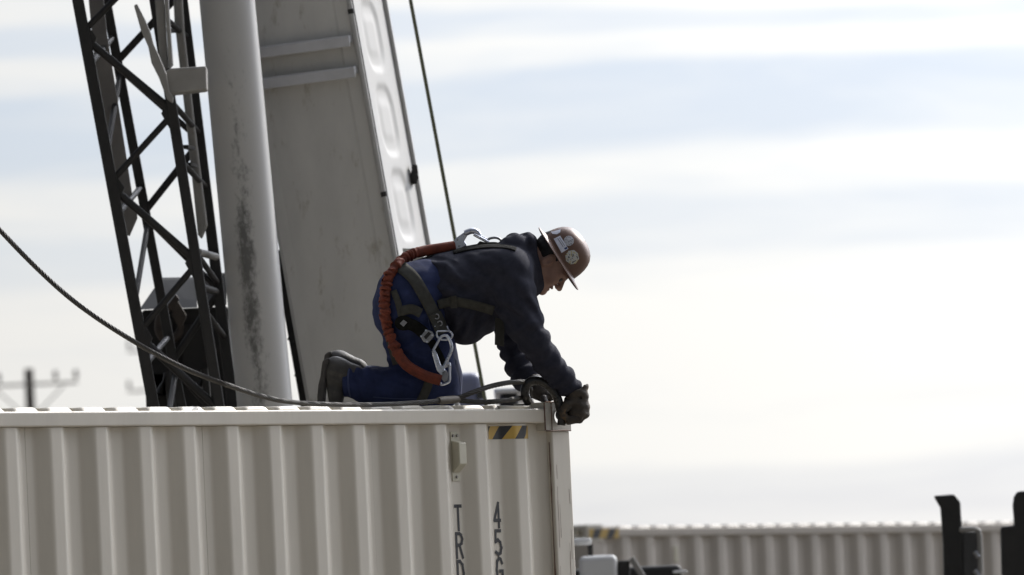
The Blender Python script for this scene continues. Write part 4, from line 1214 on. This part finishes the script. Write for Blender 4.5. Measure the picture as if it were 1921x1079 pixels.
for x, y in ((799, 620), (811, 629), (790, 631), (801, 641)):
    m = MB(); p = at(x, y, yb - .004); m.tube([p, p + Vector((0, .012, 0))], .0042, 8); m.build('rivet', M_STEEL, har)
# strap end hanging in front of the chest
m = MB(); yy = YW(936) - .12
m.prism([at(x, y, yy) for x, y in ((929, 596), (947, 600), (945, 650), (928, 647))], (0, .006, 0)); m.build('hanging_strap', M_WEB, har, bevel=.001)
# straps running over the back to the dorsal ring
def backstrap(pts, w_, dd, mt, name):
    P = [at(x, y, YW(x) + dd) for x, y in spline(pts, 6)]
    m = MB(); n_ = len(P)
    for p in P: m.v += [tuple(p + Vector((0, -w_ / 2, 0))), tuple(p + Vector((0, w_ / 2, 0)))]
    m.f = [(2 * i, 2 * i + 1, 2 * i + 3, 2 * i + 2) for i in range(n_ - 1)]
    return m.build(name, mt, har, smooth=True, solid=.006)
backstrap([(775, 491), (800, 484), (835, 474), (870, 466), (905, 459), (940, 459), (962, 466)], .045, -.03, M_WEBD, 'back_strap')
backstrap([(800, 480), (835, 470), (870, 464), (905, 458), (930, 456), (955, 464)], .045, .03, M_WEBD, 'back_strap')
strap([(850, 473), (880, 466), (915, 462), (950, 463), (968, 468)], 7, 'back_strap', M_WEBD, har, off=.006)
m = MB(); m.tube([at(x, y, YW(x) - .02) for x, y in spline([(912, 455), (918, 448), (930, 446), (939, 450), (940, 456)], 5)], .0055, 8); m.build('back_ring', M_DSTEEL, har, smooth=True)
m = MB(); m.prism([at(x, y, YW(920) - .05) for x, y in ((893, 460), (900, 452), (912, 455), (938, 456), (948, 461), (930, 466))], (0, .09, 0)); m.build('back_plate', M_WEB, har, bevel=.004)
m = MB(); m.tube([at(x, y, YW(x) - .03) for x, y in ((792, 487), (812, 482), (832, 480))], .008, 8); m.build('strap_bar', M_STEEL, har, smooth=True)

# ------------------------------------------------------------------ lanyard
lan_path = [(852, 462, .0), (826, 466, -.01), (796, 471, -.02), (768, 479, -.05), (746, 497, -.08), (729, 521, -.12), (722, 552, -.16), (722, 585, -.19), (727, 616, -.21), (740, 652, -.23), (762, 684, -.25), (795, 704, -.26), (827, 714, -.27)]
lan = thing('safety_lanyard', tuple(W(728, 600, -.25)), 'orange elastic lanyard with two steel hooks curving round the worker', 'lanyard')
pts = spline(lan_path, 22); P = []; Rr = []
rr = random.Random(11); ph = 0
for i, (x, y, dd) in enumerate(pts):
    Y = YW(x) + dd; h = BODY.ray_cast(CAMP, ray(x, y).normalized())
    if h[0] is not None: Y = min(Y, h[0].y - .018)
    P.append([x, y, Y])
P = np.array(P)
for _ in range(8): P[1:-1, 2] = (P[:-2, 2] + 2 * P[1:-1, 2] + P[2:, 2]) / 4
nP = len(P)
for i in range(nP):
    t = i / (nP - 1)
    ruf = 1.0 if .20 < t < .80 else 0.0
    ruf *= min(1, (t - .20) / .05) * min(1, (.80 - t) / .05) if ruf else 0
    ph += rr.uniform(.3, 1.5)
    base = .0225 - .0020 * ruf
    Rr.append(base + ruf * (.0048 * math.sin(ph) + rr.uniform(-.0026, .0026)))
    P[i, 0] += ruf * rr.uniform(-1.3, 1.3); P[i, 1] += ruf * rr.uniform(-.8, .8)
m = MB(); m.tube([at(*p) for p in P], Rr, 18); sleeve = m.build('elastic_sleeve', M_LAN, lan, smooth=True)
# upper hook on the dorsal ring
def hook_upper():
    Y = YW(880) - .01
    m = MB(); body_ = [(850, 456), (856, 446), (873, 434), (880, 433), (878, 440), (871, 452), (876, 460), (866, 466), (856, 470), (850, 466)]
    m.prism([at(x, y, Y) for x, y in body_], (0, .016, 0)); h = m.build('snap_hook', M_STEEL, lan, bevel=.004, segs=3)
    m = MB(); m.tube([at(x, y, Y + .008) for x, y in spline([(872, 438), (884, 433.5), (894, 435), (898, 441), (897, 447)], 5)], [.013] * 10 + [.012] * 6 + [.008] * 5, 10); m.build('hook_nose', M_STEEL, h, smooth=True)
    m = MB(); m.tube([at(889, 440, Y - .004), at(917, 455, Y - .012)], .0068, 8); m.tube([at(898, 441, Y + .012), at(914, 449, Y + .012)], .004, 8); m.build('gate', M_STEEL, h, smooth=True)
    m = MB(); m.tube([at(x, y, Y + .008) for x, y in spline([(852, 462), (846, 458), (845, 464), (850, 469)], 4)], .004, 8); m.build('eye_loop', M_STEEL, h, smooth=True)
    for x, y in ((858, 450), (872, 439.5), (861, 462)):
        m = MB(); p = at(x, y, Y - .003); m.tube([p, p + Vector((0, .006, 0))], .0042, 8); m.build('rivet', M_DSTEEL, h)
hook_upper()
def hook_lower():
    Y = surf(828, 670, .05).y
    m = MB()
    m.prism([at(x, y, Y) for x, y in ((810, 662), (816, 656), (820, 664), (827, 685), (833, 688), (836, 697), (832, 704), (826, 702), (820, 696), (815, 680))], (0, .012, 0))
    h = m.build('snap_hook', M_STEEL, lan, bevel=.003, segs=2)
    m = MB(); m.tube([at(x, y, Y + .006) for x, y in spline([(812, 658), (818, 648), (824, 637), (829, 631), (837, 630), (843, 637), (847, 650), (846, 660), (841, 671), (836, 682), (832, 690)], 5)], [.0058] * 20 + [.0072] * 31, 10); m.build('hook_nose', M_STEEL, h, smooth=True)
    m = MB(); m.tube([at(x, y, Y + .006) for x, y in spline([(833, 690), (843, 682), (843.5, 700), (843, 715), (836, 720), (828, 722), (826, 718)], 5)], .0052, 8); m.build('swivel_eye', M_STEEL, h, smooth=True)
    m = MB(); m.prism([at(x, y, Y) for x, y in ((826, 700), (836, 694), (841, 700), (840, 714), (833, 717), (829, 712))], (0, .008, 0)); m.build('thimble', M_DSTEEL, h, bevel=.002)
    m = MB(); m.prism([at(x, y, Y + .004) for x, y in ((836, 683), (842, 676), (843, 684), (838, 691))], (0, .008, 0)); m.build('lock_lever', M_DSTEEL, h, bevel=.002)
    for x, y in ((812, 660), (828, 701)):
        m = MB(); p = at(x, y, Y - .003); m.tube([p, p + Vector((0, .006, 0))], .0045, 8); m.build('rivet', M_STEEL, h)
hook_lower()

# ------------------------------------------------------------------ sling and shackle
YS = COR.y - .095
def edgeY(px, inn=0.05):            # depth of the near top edge of the container under image column px
    s_ = 0.0
    for _ in range(6):
        p = COR + Vector((math.cos(TH), math.sin(TH), 0)) * s_
        d = ray(px, 767); x = d.x / d.y * p.y
        s_ += (x - p.x) / math.cos(TH)
        # iterate along the edge
    return COR.y + s_ * math.sin(TH) + inn
def strand_rope(path3, r, name, mt, parent, lay=.115, nst=6, step=.006):
    P = [np.array(p, float) for p in path3]
    seg = [0.0]
    for a, b in zip(P, P[1:]): seg.append(seg[-1] + np.linalg.norm(b - a))
    S_ = np.arange(0, seg[-1], step); P = np.array(P)
    Q = np.stack([np.interp(S_, seg, P[:, i]) for i in range(3)], 1)
    T = np.gradient(Q, axis=0); T /= np.linalg.norm(T, axis=1)[:, None]
    ref_ = np.array((.1, -.95, .3)); m = MB()
    nx = ref_ - T * (T @ ref_)[:, None]; nx /= np.linalg.norm(nx, axis=1)[:, None]; ny = np.cross(T, nx)
    rs = r * .36
    for k_ in range(nst):
        a = 2 * math.pi * (S_ / lay + k_ / nst)
        c = Q + (nx * np.cos(a)[:, None] + ny * np.sin(a)[:, None]) * (r - rs)
        m.tube([Vector(p) for p in c], rs, 6)
    return m.build(name, mt, parent, smooth=True)
sling = thing('wire_rope_sling', tuple(at(840, 752, edgeY(840))), 'heavy twisted wire rope sling lying along the container roof edge', 'sling')
zr = 2.918
def rp(px, py): return at(px, py, edgeY(px, .10))
rope2d = spline([(-420, -420), (-300, -60), (-170, 215), (-80, 345), (0, 432), (70, 504), (150, 574), (250, 640), (340, 688), (420, 720), (500, 746), (560, 756), (640, 759.5), (720, 759), (800, 754.5), (828, 751)], 10)
path = []
for x, y in rope2d:
    Y = edgeY(max(x, 420), .10) if x > 420 else edgeY(420, .10) + (420 - x) * .0012
    path.append(tuple(at(x, y, Y)))
strand_rope(path, .0105, 'rope', M_ROPE, sling)
fe = [at(x, y, edgeY(x, .10)) for x, y in ((822, 752), (828, 751.5), (852, 749.5), (860, 749))]
m = MB(); m.tube(fe, [.0145, .0165, .0165, .0135], 14); m.build('ferrule', M_FERRULE, sling, smooth=True)
e0 = edgeY(858, .10)
up_ = [(858, 748, e0), (885, 737, e0 + .03), (920, 725, e0 + .10), (955, 718, e0 + .20), (982, 717, YS - .02), (991, 722, YS + .0), (994, 734, YS + .015), (986, 743, YS + .03), (975, 747, YS - .02), (940, 752.5, e0 + .16), (900, 754.5, e0 + .08), (858, 751, e0)]
strand_rope([tuple(at(*p)) for p in spline(up_, 12)], .0112, 'eye_loop', M_ROPE, sling)
# bow shackle hooked into the corner casting
sh = thing('bow_shackle', tuple(at(1020, 750, YS)), 'dark steel bow shackle held at the container corner casting', 'shackle')
bow = spline([(1014, 778), (1003, 768), (991, 754), (985, 740), (987, 724), (996, 716), (1009, 714), (1024, 720), (1036, 731), (1045, 746), (1050, 762), (1054, 782), (1053, 798)], 6)
nb = len(bow); m = MB()
YSs = [YS + .10 * max(0, 1 - i / (nb * .22)) - .018 for i in range(nb)]
m.tube([at(x, y, YSs[i]) for i, (x, y) in enumerate(bow)], [.0175 + .0025 * math.sin(math.pi * i / nb) for i in range(nb)], 14)
m.build('bow', M_SHACKLE, sh, smooth=True)
pe = at(1055, 778, YS - .03)
m = MB(); m.tube([pe + Vector((-.004, -.0, 0)), pe + Vector((.0, .05, 0))], .026, 16); m.build('ear', M_SHACKLE, sh, smooth=True, bevel=.004)
m = MB(); p1 = at(1062, 764, YS - .03); m.tube([p1 + Vector((-.03, .0, -.012)), p1 + Vector((.022, .0, .004))], .0165, 12); m.build('pin', M_SHACKLE, sh, smooth=True)
m = MB(); m.tube([p1 + Vector((-.012, 0, -.004)), p1 + Vector((.008, 0, .002))], .024, 6); m.build('nut', M_SHACKLE, sh)
